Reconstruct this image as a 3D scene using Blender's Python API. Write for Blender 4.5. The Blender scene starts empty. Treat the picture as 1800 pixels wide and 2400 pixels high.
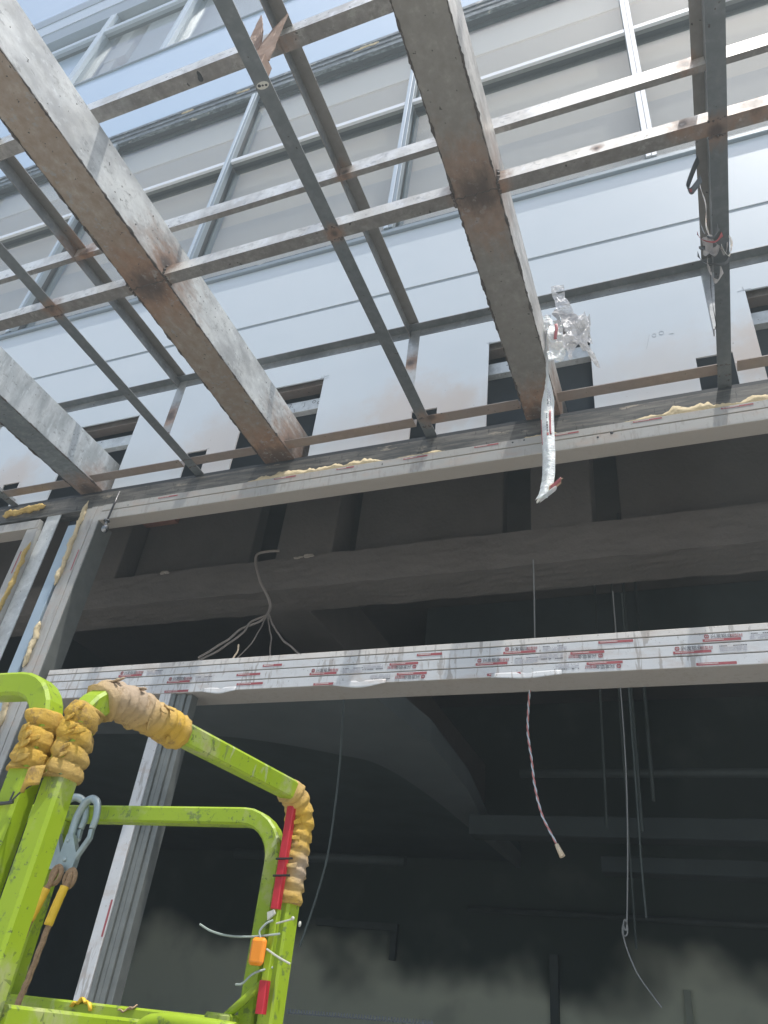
import bpy, bmesh, math, random
from mathutils import Vector, Matrix, noise as mnoise

random.seed(7)
S = bpy.context.scene
C = S.collection
R = math.radians

# ------------------------------------------------------------------ camera, sky, sun, exposure
def camera():
    pitch, roll, yaw = R(34.7407), R(7.2587), R(24.9763)
    cy, sy = math.cos(yaw), math.sin(yaw)
    f0, r0, u0 = Vector((-sy, cy, 0)), Vector((cy, sy, 0)), Vector((0, 0, 1))
    f = f0*math.cos(pitch) + u0*math.sin(pitch)
    u = u0*math.cos(pitch) - f0*math.sin(pitch)
    r = r0*math.cos(roll) + u*math.sin(roll)
    u2 = u*math.cos(roll) - r0*math.sin(roll)
    cd = bpy.data.cameras.new("camera")
    cam = bpy.data.objects.new("camera", cd)
    C.objects.link(cam)
    m = Matrix((r, u2, -f)).transposed().to_4x4()
    cam.matrix_world = m
    cd.sensor_fit = 'VERTICAL'
    cd.sensor_height = 24.0
    cd.lens = 24.0*1773.47/2400.0
    cd.clip_start, cd.clip_end = 0.02, 2000
    S.camera = cam
camera()

SUN = Vector((0.22, -0.17, 1.0)).normalized()
w = bpy.data.worlds.new("World")
S.world = w
w.use_nodes = True
nt = w.node_tree
nt.nodes.clear()
sky = nt.nodes.new('ShaderNodeTexSky')
sky.sky_type = 'NISHITA'
sky.sun_disc = False
sky.sun_elevation = math.asin(SUN.z)
sky.sun_rotation = math.atan2(SUN.x, SUN.y)
sky.dust_density = 3.0
sky.air_density = 1.0
bg = nt.nodes.new('ShaderNodeBackground')
bg.inputs[1].default_value = 0.15
wo = nt.nodes.new('ShaderNodeOutputWorld')
nt.links.new(sky.outputs[0], bg.inputs[0])
nt.links.new(bg.outputs[0], wo.inputs[0])
sd = bpy.data.lights.new("sun", 'SUN')
sd.energy = 4.2
sd.angle = R(0.5)
sd.color = (1.0, 0.965, 0.91)
so = bpy.data.objects.new("sun", sd)
C.objects.link(so)
so.rotation_euler = SUN.to_track_quat('Z', 'Y').to_euler()
S.view_settings.view_transform = 'Standard'
S.view_settings.look = 'None'
S.view_settings.gamma = 1
S.view_settings.exposure = 0.48
S.cycles.max_bounces = 10
S.cycles.diffuse_bounces = 6
S.cycles.transparent_max_bounces = 16
S.cycles.sample_clamp_indirect = 6
S.cycles.use_denoising = True

# ------------------------------------------------------------------ material helpers
class NT:
    def __init__(s, name):
        s.m = bpy.data.materials.new(name)
        s.m.use_nodes = True
        s.t = s.m.node_tree
        s.n, s.l = s.t.nodes, s.t.links
        s.b = s.n['Principled BSDF']
        s.geo = s.n.new('ShaderNodeNewGeometry')
        s.pos = s.geo.outputs['Position']
    def link(s, a, b):
        if hasattr(a, 'is_output'): s.l.new(a, b)
        else: b.default_value = a
    def noise(s, scale, detail=4, rough=.55, stretch=(1, 1, 1), co=None, dist=0):
        n = s.n.new('ShaderNodeTexNoise')
        n.inputs['Scale'].default_value = scale
        n.inputs['Detail'].default_value = detail
        n.inputs['Roughness'].default_value = rough
        n.inputs['Distortion'].default_value = dist
        mp = s.n.new('ShaderNodeMapping')
        mp.inputs['Scale'].default_value = stretch
        s.l.new(co or s.pos, mp.inputs['Vector'])
        s.l.new(mp.outputs[0], n.inputs['Vector'])
        return n.outputs['Fac']
    def voro(s, scale, stretch=(1, 1, 1)):
        n = s.n.new('ShaderNodeTexVoronoi')
        n.inputs['Scale'].default_value = scale
        mp = s.n.new('ShaderNodeMapping')
        mp.inputs['Scale'].default_value = stretch
        s.l.new(s.pos, mp.inputs['Vector'])
        s.l.new(mp.outputs[0], n.inputs['Vector'])
        return n
    def ramp(s, fac, a, b, ca=0., cb=1.):
        n = s.n.new('ShaderNodeMapRange')
        n.interpolation_type = 'SMOOTHSTEP'
        s.link(fac, n.inputs[0])
        for i, v in enumerate((a, b, ca, cb)): n.inputs[i+1].default_value = v
        return n.outputs[0]
    def math(s, op, a, b=0.):
        n = s.n.new('ShaderNodeMath')
        n.operation = op
        s.link(a, n.inputs[0]); s.link(b, n.inputs[1])
        return n.outputs[0]
    def mix(s, fac, a, b, mode='MIX'):
        n = s.n.new('ShaderNodeMix')
        n.data_type = 'RGBA'
        n.blend_type = mode
        s.link(fac, n.inputs[0])
        for v, i in ((a, 6), (b, 7)):
            if isinstance(v, tuple) and len(v) == 3: v = v + (1.,)
            s.link(v, n.inputs[i])
        return n.outputs[2]
    def sep(s):
        n = s.n.new('ShaderNodeSeparateXYZ')
        s.l.new(s.pos, n.inputs[0])
        return n.outputs
    def nrm(s):
        n = s.n.new('ShaderNodeSeparateXYZ')
        s.l.new(s.geo.outputs['Normal'], n.inputs[0])
        return n.outputs
    def spots(s, pts, edge_noise, warp=.25):
        """sum of soft round patches (x,y,z,radius,strength) with ragged edges"""
        tot = None
        for (x, y, z, r, st) in pts:
            d = s.n.new('ShaderNodeVectorMath'); d.operation = 'DISTANCE'
            s.l.new(s.pos, d.inputs[0]); d.inputs[1].default_value = (x, y, z)
            k = s.math('ADD', s.math('DIVIDE', d.outputs['Value'], r), s.math('MULTIPLY', s.math('SUBTRACT', edge_noise, .5), 2*warp))
            v = s.ramp(k, .25, 1.1, st, 0)
            tot = v if tot is None else s.math('MAXIMUM', tot, v)
        return tot
    def bump(s, h, strength=.2, dist=.01):
        b = s.n.new('ShaderNodeBump')
        b.inputs['Strength'].default_value = strength
        b.inputs['Distance'].default_value = dist
        s.l.new(h, b.inputs['Height'])
        s.l.new(b.outputs[0], s.b.inputs['Normal'])
    def out(s, col=None, rough=.6, metal=0., **kw):
        if col is not None:
            if isinstance(col, tuple) and len(col) == 3: col = col + (1.,)
            s.link(col, s.b.inputs['Base Color'])
        s.link(rough, s.b.inputs['Roughness']); s.link(metal, s.b.inputs['Metallic'])
        for k, v in kw.items(): s.link(v, s.b.inputs[k.replace('_', ' ')])
        return s.m

def plain(name, col, rough=.6, metal=0., var=.12, scale=8., **kw):
    t = NT(name)
    n = t.noise(scale, 5)
    c = t.mix(n, tuple(max(0, v*(1-var*1.6)) for v in col), tuple(min(1, v*(1+var)) for v in col))
    return t.out(c, rough, metal, **kw)

RUST = [(-2.83, 2.20, 3.70, .42, .75), (-2.70, 2.16, 3.80, .22, .9), (-2.83, 3.95, 3.70, .55, .85), (-2.70, 3.9, 3.75, .25, .7),
        (-.72, 2.20, 3.70, .45, .62), (-.60, 2.2, 3.75, .16, .8), (-.72, 3.95, 3.70, .40, .85), (-4.72, 3.95, 3.7, .30, .7),
        (-3.53, 2.12, 4.25, .28, .95), (-1.56, 1.30, 3.95, .30, .95), (-1.57, 1.38, 4.15, .20, .7),
        (-1.55, 2.20, 3.70, .13, .75), (.45, 2.22, 3.70, .22, .6), (-3.59, 2.18, 3.72, .17, .75), (-1.56, 3.48, 3.95, .17, .85),
        (-3.6, 3.48, 3.9, .26, .75), (-1.55, 2.17, 4.25, .15, .7), (-1.5, 3.8, 3.7, .2, .6), (.38, 2.17, 4.28, .14, .8), (.3, 2.16, 3.74, .16, .65), (-.1, 2.16, 3.74, .06, .8), (.62, 2.16, 3.74, .25, .7)]

RUST_BAR = [(p[0], p[1], p[2], min(p[3], .30)*.62, p[4]) for p in RUST]
def galvanised(name, base=(.50, .51, .50), dark=(.30, .31, .31), under=None, rust=RUST, brown=0., rough=.45, metal=.55, streak=(1, 1, 1), edge=None):
    t = NT(name)
    big = t.noise(3.5, 6, .6, streak)
    med = t.noise(16, 6, .65, streak)
    fine = t.noise(70, 4, .7)
    c = t.mix(t.ramp(big, .35, .65), dark, base)
    c = t.mix(t.ramp(med, .52, .72, 0, .55), c, tuple(v*.55 for v in base))
    c = t.mix(t.ramp(med, .30, .45, .45, 0), c, tuple(min(1, v*1.35) for v in base))
    c = t.mix(t.ramp(fine, .62, .74, 0, .5), c, tuple(v*.45 for v in base))
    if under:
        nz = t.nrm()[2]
        dn = t.ramp(nz, -.9, -.5, 1, 0)  # down-facing faces darker: shade put into the colour, dust on the girders too
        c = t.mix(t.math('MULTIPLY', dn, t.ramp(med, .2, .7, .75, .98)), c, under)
    if brown:
        bn = t.noise(6, 5, .6)
        c = t.mix(t.ramp(bn, .35, .65, brown*.5, brown), c, (.27, .17, .12))
    rn = t.noise(9, 6, .65)
    if rust:
        rn2 = t.noise(13, 9, .72, (1, .45, 1))
        rm = t.spots(rust, rn2, 1.0)
        rc = t.mix(t.noise(24, 5), (.13, .075, .05), (.36, .20, .115))
        c = t.mix(rm, c, rc)
        soot = t.spots([(p[0], p[1], p[2], p[3]*.38, .8) for p in rust], rn2, .9)
        c = t.mix(soot, c, (.055, .045, .042))
        mt = t.math('MULTIPLY', t.math('SUBTRACT', 1., rm), metal)
    else:
        mt = metal
    if name.startswith('purlin') or name.startswith('girder'):
        bl = t.noise(30, 7, .75, (.6, .6, 1))
        c = t.mix(t.math('MULTIPLY', t.ramp(bl, .55, .60, 0, .75), t.ramp(t.noise(4.5, 4), .40, .58)), c, tuple(v*.42 for v in base))
    # pits and weld splashes
    pit = t.noise(38, 2, .5)
    c = t.mix(t.ramp(pit, .715, .75), c, (.06, .055, .05))
    t.bump(med, .12, .006)
    return t.out(c, t.ramp(med, .3, .7, rough-.08, rough+.15), mt)

M = {}
def mats():
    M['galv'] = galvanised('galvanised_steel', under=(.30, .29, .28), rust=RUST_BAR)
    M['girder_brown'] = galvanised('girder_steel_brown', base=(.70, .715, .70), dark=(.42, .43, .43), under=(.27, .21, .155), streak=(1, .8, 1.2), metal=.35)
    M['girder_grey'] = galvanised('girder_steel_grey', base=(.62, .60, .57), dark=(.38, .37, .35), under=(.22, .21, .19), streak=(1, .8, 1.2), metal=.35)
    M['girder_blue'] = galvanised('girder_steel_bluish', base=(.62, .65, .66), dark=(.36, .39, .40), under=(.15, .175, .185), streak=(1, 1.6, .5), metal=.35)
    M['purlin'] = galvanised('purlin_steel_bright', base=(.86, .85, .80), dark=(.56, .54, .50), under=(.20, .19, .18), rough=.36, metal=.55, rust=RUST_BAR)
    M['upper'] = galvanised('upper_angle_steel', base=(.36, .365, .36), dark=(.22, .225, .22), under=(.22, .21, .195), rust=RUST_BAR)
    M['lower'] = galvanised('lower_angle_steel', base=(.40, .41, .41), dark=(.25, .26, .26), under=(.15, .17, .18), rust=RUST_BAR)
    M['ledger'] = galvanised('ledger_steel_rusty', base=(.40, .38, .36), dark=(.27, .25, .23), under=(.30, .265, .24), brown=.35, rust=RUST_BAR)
    M['rusty'] = galvanised('burnt_rusty_steel', base=(.40, .30, .24), dark=(.20, .15, .12), brown=.9, rust=None, rough=.7, metal=.15)
    M['weld'] = plain('weld_bead', (.10, .085, .075), .6, .3, .5, 60)
    # white composite cladding
    t = NT('white_composite_panel')
    n = t.noise(2.2, 3)
    f = t.noise(60, 4, .6, (1, 1, .15))
    c = t.mix(n, (.55, .61, .65), (.605, .652, .685))
    c = t.mix(t.ramp(f, .62, .8, 0, .07), c, (.45, .43, .40))
    sn = t.noise(7, 6, .65)
    soot = t.spots([(-1.75, 3.99, 3.95, .55, .42), (.75, 3.99, 3.98, .42, .55), (-3.45, 3.99, 4.0, .55, .35), (-.95, 3.99, 3.85, .5, .25), (.1, 3.99, 3.9, .55, .22),
                    (-5.85, 3.99, 4.05, .4, .45), (-3.3, 3.99, 4.05, .35, .3), (-2.1, 3.99, 3.8, .5, .2), (-1.4, 3.99, 3.98, .3, .45), (-.3, 3.99, 4.0, .2, .15)], sn, .5)
    c = t.mix(soot, c, (.50, .36, .25))
    sp = t.noise(28, 3, .5)
    c = t.mix(t.math('MULTIPLY', t.ramp(sp, .70, .74, 0, .8), t.ramp(soot, .02, .25)), c, (.18, .13, .09))
    t.bump(t.noise(1.3, 2), .03, .02)
    M['panel'] = t.out(c, .32, 0., IOR=1.45, Coat_Weight=.25, Coat_Roughness=.12)
    t = NT('pale_blue_spandrel')
    n = t.noise(1.1, 3)
    c = t.mix(n, (.42, .56, .71), (.49, .62, .75))
    M['spandrel'] = t.out(c, .16, 0., Coat_Weight=.6, Coat_Roughness=.05)
    M['seam'] = plain('grey_joint_trim', (.30, .34, .36), .5, .3)
    M['alu'] = plain('window_aluminium', (.27, .32, .355), .38, .35, .08, 20)
    M['alu_white'] = plain('window_aluminium_bright', (.78, .80, .82), .32, .2, .06, 25)
    M['alu_pale'] = plain('window_aluminium_pale', (.50, .57, .63), .36, .25, .08, 25)
    M['alu_dark'] = plain('dark_grey_aluminium', (.055, .065, .07), .5, .3, .15, 12)
    M['gasket'] = plain('dark_gasket', (.035, .04, .045), .6)
    t = NT('weathered_frame_ledge')
    n = t.noise(30, 6, .7, (.35, 1, 1))
    c = t.mix(t.ramp(n, .42, .62), (.07, .085, .095), (.20, .235, .25))
    c = t.mix(t.ramp(t.noise(12, 5, .7, (.5, 1, 1)), .60, .68, 0, .8), c, (.55, .53, .47))
    M['ledge'] = t.out(c, .5, .3)
    # glass: thin clear box, see-through plus mirror
    t = NT('window_glass')
    tr = t.n.new('ShaderNodeBsdfTransparent'); tr.inputs[0].default_value = (.93, .95, .95, 1)
    gl = t.n.new('ShaderNodeBsdfGlossy'); gl.inputs['Roughness'].default_value = .02
    lw = t.n.new('ShaderNodeLayerWeight'); lw.inputs[0].default_value = .5
    fr = t.math('ADD', .045, t.math('MULTIPLY', t.math('POWER', lw.outputs['Facing'], 5.), .9))
    mx = t.n.new('ShaderNodeMixShader')
    t.l.new(fr, mx.inputs[0]); t.l.new(tr.outputs[0], mx.inputs[1]); t.l.new(gl.outputs[0], mx.inputs[2])
    t.l.new(mx.outputs[0], t.n['Material Output'].inputs[0])
    M['glass'] = t.m
    M['ceiling'] = plain('beige_ceiling_board', (.74, .63, .52), .8, 0, .04, 3)  # board tones carry the ceilings' light: palest in front, dimmer deeper in
    M['ceiling_white'] = plain('pale_bulkhead_board', (.92, .82, .71), .8, 0, .03, 3)
    M['ceiling_grey'] = plain('grey_ceiling_board', (.58, .52, .47), .8, 0, .04, 3)
    M['upper_floor'] = plain('upper_floor_screed', (.62, .59, .54), .8, 0, .08, 2)
    M['interior_wall'] = plain('upper_room_plaster', (.72, .71, .69), .85, 0, .05, 2)
    # protective film on storefront
    def film(name, base, streaks, zs):
        t = NT(name)
        n = t.noise(6, 5)
        c = t.mix(n, tuple(v*.9 for v in base), base)
        drip = t.noise(34, 5, .6, (1, 1, .16), dist=.6)
        mask = t.noise(3.2, 4, .6)
        c = t.mix(t.math('MULTIPLY', t.ramp(drip, .54, .61, 0, .75), t.ramp(mask, .38, .52)), c, (.33, .31, .29))
        spl = t.noise(55, 5, .7)
        c = t.mix(t.math('MULTIPLY', t.ramp(spl, .62, .68, 0, .8), t.ramp(t.noise(2.1, 4), .42, .55)), c, (.13, .12, .11))
        dust = t.noise(4.5, 6, .65, (1, 1, 2.2))
        c = t.mix(t.ramp(dust, .48, .72, 0, streaks), c, (.46, .37, .31))
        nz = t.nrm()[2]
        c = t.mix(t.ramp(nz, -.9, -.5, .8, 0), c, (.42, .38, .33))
        t.bump(t.noise(14, 4, .6, (.3, 1, 1)), .15, .01)
        return t.out(c, .42, 0.)
    M['film'] = film('white_film_frame', (.63, .65, .665), .5, 0)
    M['film_lit'] = film('white_film_frame_lit', (.71, .69, .655), .35, 0)  # warmer, paler film: sunlight put into the top tier's colour
    M['film_dirty'] = film('dusty_film_frame', (.44, .44, .42), .6, 0)
    M['alu_dull'] = plain('dull_grey_aluminium', (.20, .215, .205), .5, .3, .2, 12)
    t = NT('oily_lintel_steel')
    n = t.noise(17, 7, .7, (.16, 1, 1.8))
    c = t.mix(t.ramp(n, .38, .66), (.07, .075, .076), (.20, .195, .18))
    c = t.mix(t.ramp(t.noise(6, 6, .65, (.5, 1, 1.5)), .58, .66, 0, .8), c, (.42, .38, .31))
    c = t.mix(t.ramp(t.noise(60, 4, .6, (1, 1, .2)), .6, .7, 0, .8), c, (.03, .03, .03))
    M['lintel'] = t.out(c, .5, .2)
    t = NT('expanding_foam')
    n = t.noise(20, 5)
    c = t.mix(n, (.56, .46, .27), (.70, .60, .41))
    c = t.mix(t.ramp(t.noise(60, 4), .58, .7, 0, .6), c, (.45, .36, .22))
    t.bump(t.noise(45, 5), .6, .01)
    M['foam'] = t.out(c, .85)
    t = NT('old_dark_foam')
    n = t.noise(40, 5)
    c = t.mix(n, (.42, .28, .08), (.62, .47, .18))
    t.bump(t.noise(55, 5), .6, .01)
    M['foam_dark'] = t.out(c, .85)
    M['bluetube'] = plain('pale_blue_steel', (.42, .52, .60), .4, .25, .08, 12)
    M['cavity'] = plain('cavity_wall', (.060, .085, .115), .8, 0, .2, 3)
    M['zinc_white'] = galvanised('white_zinc_angle', base=(.72, .75, .75), dark=(.52, .55, .56), rust=None, rough=.5, metal=.2)
    # concrete
    t = NT('rough_concrete')
    n = t.noise(2.5, 7, .65)
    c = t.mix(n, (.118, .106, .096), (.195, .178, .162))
    c = t.mix(t.ramp(t.noise(30, 5, .7), .6, .72, 0, .5), c, (.10, .095, .09))
    t.bump(t.noise(25, 6), .4, .02)
    M['concrete'] = t.out(c, .9)
    M['concrete_pale'] = plain('pale_mortar', (.42, .38, .33), .9)
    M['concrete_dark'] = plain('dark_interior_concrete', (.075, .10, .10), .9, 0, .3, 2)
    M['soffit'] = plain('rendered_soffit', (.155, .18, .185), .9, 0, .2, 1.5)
    M['backbar'] = plain('dark_bar_concrete', (.045, .06, .06), .9, 0, .3, 2)  # darker concrete tone for the bars deep inside
    M['brick'] = plain('brick_patch', (.30, .14, .10), .9, 0, .3, 12)
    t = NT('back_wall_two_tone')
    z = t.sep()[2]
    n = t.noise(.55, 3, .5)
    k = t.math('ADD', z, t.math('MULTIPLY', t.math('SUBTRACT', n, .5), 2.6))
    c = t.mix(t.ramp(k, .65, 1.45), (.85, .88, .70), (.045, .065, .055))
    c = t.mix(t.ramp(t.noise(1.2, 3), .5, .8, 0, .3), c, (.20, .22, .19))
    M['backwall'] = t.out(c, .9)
    t = NT('ground_concrete')
    n = t.noise(.35, 8, .6)
    c = t.mix(n, (.40, .385, .36), (.54, .525, .50))
    c = t.mix(t.ramp(t.noise(9, 6, .7), .55, .7, 0, .4), c, (.25, .24, .22))
    M['ground'] = t.out(c, .9)
    # lift
    t = NT('lime_lift_paint')
    n = t.noise(5, 6, .6)
    c = t.mix(n, (.245, .375, .012), (.35, .475, .025))
    sc = t.noise(26, 6, .7)
    c = t.mix(t.ramp(sc, .57, .64, 0, .85), c, (.13, .19, .05))
    ds = t.noise(7, 6, .7)
    c = t.mix(t.ramp(ds, .52, .70, 0, .7), c, (.44, .44, .24))
    c = t.mix(t.ramp(t.noise(90, 4, .6), .64, .70, 0, .8), c, (.09, .12, .05))
    c = t.mix(t.ramp(t.noise(55, 7, .75, (1, 1, .12)), .60, .66, 0, .7), c, (.16, .20, .08))
    c = t.mix(t.ramp(t.noise(3.2, 6, .7), .55, .68, 0, .45), c, (.30, .24, .10))
    ch = t.noise(34, 3, .45, dist=1.2)
    c = t.mix(t.math('MULTIPLY', t.ramp(ch, .62, .65, 0, .6), t.ramp(t.noise(6, 3), .54, .62)), c, (.07, .10, .03))
    c = t.mix(t.ramp(t.noise(21, 4, .5, (1, 1, .3), dist=1.), .66, .69, 0, .55), c, (.45, .50, .30))
    t.bump(sc, .15, .004)
    M['lime'] = t.out(c, t.ramp(ds, .4, .7, .42, .7), 0.)
    t = NT('yellow_pipe_foam')
    n = t.noise(7, 5)
    c = t.mix(t.ramp(n, .35, .6), (.66, .41, .045), (.54, .36, .10))
    dirty = t.spots([(-.94, 1.05, .50, .12, .95), (-.84, 1.64, .29, .05, .9), (-1.04, .96, .42, .03, .7), (-.90, 1.60, .45, .06, .5)], t.noise(14, 5), .3)
    c = t.mix(dirty, c, t.mix(t.noise(30, 5), (.30, .22, .15), (.62, .50, .38)))
    c = t.mix(t.ramp(t.noise(30, 8, .78), .54, .66, 0, .75), c, (.27, .17, .07))
    t.bump(t.noise(48, 8, .75), .9, .008)
    M['wrap'] = t.out(c, .75, 0., Subsurface_Weight=.0)
    M['hook'] = plain('galvanised_hook', (.42, .50, .50), .42, .6, .2, 30)
    M['rope'] = plain('brown_rope', (.36, .24, .14), .9, 0, .4, 160)
    M['sleeve'] = plain('yellow_sleeve', (.85, .55, .04), .45, 0, .1, 40)
    M['red'] = plain('red_plastic', (.52, .025, .04), .45, 0, .12, 30)
    M['black'] = plain('black_tape', (.02, .02, .02), .5)
    M['orange'] = plain('orange_plastic', (.95, .30, .015), .35, 0, .1, 30, Coat_Weight=.4)
    M['tie'] = plain('grey_plastic_tie', (.34, .40, .37), .5)
    M['tiewhite'] = plain('pale_plastic', (.55, .55, .49), .5)
    M['steeldark'] = plain('dark_steel', (.10, .10, .105), .4, .7, .2, 30)
    M['ball'] = plain('steel_ball', (.30, .31, .32), .25, .8, .2, 30)
    M['wire'] = plain('dusty_grey_wire', (.34, .30, .27), .7)
    M['cable'] = plain('grey_cable', (.30, .31, .31), .6)
    M['cream'] = plain('cream_sleeving', (.70, .58, .42), .7)
    M['blue_w'] = plain('pale_blue_strand', (.52, .60, .66), .5)
    M['pink_w'] = plain('red_strand', (.56, .22, .21), .5)
    M['hose'] = plain('white_coil_hose', (.62, .66, .70), .4)
    M['duct'] = plain('dull_pipe', (.075, .095, .09), .6, .2, .3, 6)
    M['paintstrip'] = plain('pale_post', (.48, .52, .42), .7)
    t = NT('white_printed_film')
    n = t.noise(30, 5)
    c = t.mix(n, (.74, .74, .72), (.88, .88, .87))
    t.bump(t.noise(45, 4, .6, (1, 1, 2.5)), .8, .012)
    M['strip'] = t.out(c, .35, 0., Subsurface_Weight=.15)
    t = NT('crumpled_clear_film')
    t.bump(t.noise(40, 5), 1., .02)
    M['clear'] = t.out((.86, .86, .87), .12, 0., Alpha=.58, Specular_IOR_Level=.9)
    M['greytape'] = plain('grey_tape', (.42, .41, .41), .5, 0, .25, 30)
    M['darktape'] = plain('dark_tape_back', (.10, .11, .12), .45, 0, .2, 30)
    M['ink'] = plain('black_print', (.13, .13, .15), .6)
    M['ink_grey'] = plain('grey_print', (.46, .46, .51), .6)
    M['red_print'] = plain('red_print', (.36, .09, .10), .5, 0, .15, 40)
    M['pencil'] = plain('pencil_mark', (.42, .44, .46), .8)
    M['card'] = plain('brown_card', (.55, .38, .25), .8, 0, .2, 20)
    M['tyre'] = plain('rubber', (.03, .03, .03), .85)
mats()

# ------------------------------------------------------------------ mesh helpers
class MB:
    def __init__(s): s.bm = bmesh.new()
    def box(s, x0, x1, y0, y1, z0, z1, bev=.0015, mi=0):
        r = bmesh.ops.create_cube(s.bm, size=1.)
        vs = r['verts']
        for v in vs:
            v.co = Vector(((x0+x1)/2+v.co.x*(x1-x0), (y0+y1)/2+v.co.y*(y1-y0), (z0+z1)/2+v.co.z*(z1-z0)))
        fs = {f for v in vs for f in v.link_faces}
        for f in fs: f.material_index = mi
        if bev:
            es = list({e for v in vs for e in v.link_edges})
            rb = bmesh.ops.bevel(s.bm, geom=es, offset=bev, segments=1, affect='EDGES')
            for f in rb['faces']: f.material_index = mi
        return s
    def sweep(s, path, prof, closed=True, up=None, cap=True, mi=0, scale=None):
        """sweep a closed 2D profile along a 3D path (parallel transport)"""
        P = [Vector(p) for p in path]
        T = []
        for i in range(len(P)):
            a = P[max(i-1, 0)]; b = P[min(i+1, len(P)-1)]
            T.append((b-a).normalized())
        n = Vector(up) if up else (Vector((0, 0, 1)) if abs(T[0].z) < .9 else Vector((1, 0, 0)))
        n = (n - T[0]*n.dot(T[0])).normalized()
        rings = []
        for i, p in enumerate(P):
            n = (n - T[i]*n.dot(T[i])).normalized()
            bn = T[i].cross(n)
            ring = []
            for k, (a, b) in enumerate(prof):
                f = scale(i, k) if scale else 1.
                ring.append(s.bm.verts.new(p + n*a*f + bn*b*f))
            rings.append(ring)
        m = len(prof)
        for i in range(len(P)-1):
            for k in range(m):
                f = s.bm.faces.new((rings[i][k], rings[i][(k+1) % m], rings[i+1][(k+1) % m], rings[i+1][k]))
                f.material_index = mi; f.smooth = m > 8
        if cap:
            s.bm.faces.new(rings[0][::-1]).material_index = mi
            s.bm.faces.new(rings[-1]).material_index = mi
        return s
    def tube(s, path, r, n=10, mi=0, scale=None, cap=True):
        return s.sweep(path, [(r*math.cos(2*math.pi*k/n), r*math.sin(2*math.pi*k/n)) for k in range(n)], mi=mi, scale=scale, cap=cap)
    def sqtube(s, path, w, mi=0, up=None):
        h, c = w/2, w*.12
        pr = [(h-c, h), (h, h-c), (h, -h+c), (h-c, -h), (-h+c, -h), (-h, -h+c), (-h, h-c), (-h+c, h)]
        return s.sweep(path, pr, mi=mi, up=up)
    def prism(s, prof, axis, a, b, mi=0):
        """extrude a polygon in the plane across an axis; prof = (u,v) pairs: x->(y,z), y->(x,z), z->(x,y)"""
        def mk(t, p):
            return {'x': (t, p[0], p[1]), 'y': (p[0], t, p[1]), 'z': (p[0], p[1], t)}[axis]
        A = [s.bm.verts.new(mk(a, p)) for p in prof]
        B = [s.bm.verts.new(mk(b, p)) for p in prof]
        n = len(prof)
        for k in range(n): s.bm.faces.new((A[k], A[(k+1) % n], B[(k+1) % n], B[k])).material_index = mi
        s.bm.faces.new(A[::-1]).material_index = mi; s.bm.faces.new(B).material_index = mi
        return s
    def ball(s, c, r, sc=(1, 1, 1), mi=0, seg=14):
        q = bmesh.ops.create_uvsphere(s.bm, u_segments=seg, v_segments=seg//2+2, radius=r)
        for v in q['verts']: v.co = Vector((v.co.x*sc[0], v.co.y*sc[1], v.co.z*sc[2])) + Vector(c)
        for f in {f for v in q['verts'] for f in v.link_faces}: f.smooth = True; f.material_index = mi
        return s
    def patch(s, fn, nu, nv, thick=.0012, mi=0, smooth=True):
        """thin solid sheet over a parametric surface fn(u,v)"""
        g = [[Vector(fn(i/nu, j/nv)) for j in range(nv+1)] for i in range(nu+1)]
        def nr(i, j):
            a = g[min(i+1, nu)][j]-g[max(i-1, 0)][j]; b = g[i][min(j+1, nv)]-g[i][max(j-1, 0)]
            n = a.cross(b)
            return n.normalized() if n.length > 1e-9 else Vector((0, -1, 0))
        T = [[s.bm.verts.new(g[i][j]+nr(i, j)*thick/2) for j in range(nv+1)] for i in range(nu+1)]
        B = [[s.bm.verts.new(g[i][j]-nr(i, j)*thick/2) for j in range(nv+1)] for i in range(nu+1)]
        def q(*v):
            f = s.bm.faces.new(v); f.material_index = mi; f.smooth = smooth
        for i in range(nu):
            for j in range(nv):
                q(T[i][j], T[i+1][j], T[i+1][j+1], T[i][j+1]); q(B[i][j], B[i][j+1], B[i+1][j+1], B[i+1][j])
        for i in range(nu):
            q(T[i][0], B[i][0], B[i+1][0], T[i+1][0]); q(T[i][nv], T[i+1][nv], B[i+1][nv], B[i][nv])
        for j in range(nv):
            q(T[0][j], T[0][j+1], B[0][j+1], B[0][j]); q(T[nu][j], B[nu][j], B[nu][j+1], T[nu][j+1])
        return s
    def build(s, name, mat, parent=None):
        me = bpy.data.meshes.new(name)
        bmesh.ops.recalc_face_normals(s.bm, faces=s.bm.faces)
        s.bm.to_mesh(me); s.bm.free()
        for m in (mat if isinstance(mat, (list, tuple)) else [mat]): me.materials.append(M[m] if isinstance(m, str) else m)
        o = bpy.data.objects.new(name, me)
        C.objects.link(o)
        if parent:
            o.parent = parent
            o.matrix_parent_inverse = Matrix.Translation(-parent.location)
        return o

def box(name, mat, parent, *a, **k): return MB().box(*a, **k).build(name, mat, parent)
def tag(o, label=None, cat=None, group=None, kind=None):
    for k, v in (('label', label), ('category', cat), ('group', group), ('kind', kind)):
        if v: o[k] = v
    return o
def thing(name, label, cat, loc, group=None):
    o = bpy.data.objects.new(name, None); o.empty_display_size = .1
    o.location = loc
    C.objects.link(o)
    return tag(o, label, cat, group)

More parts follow.
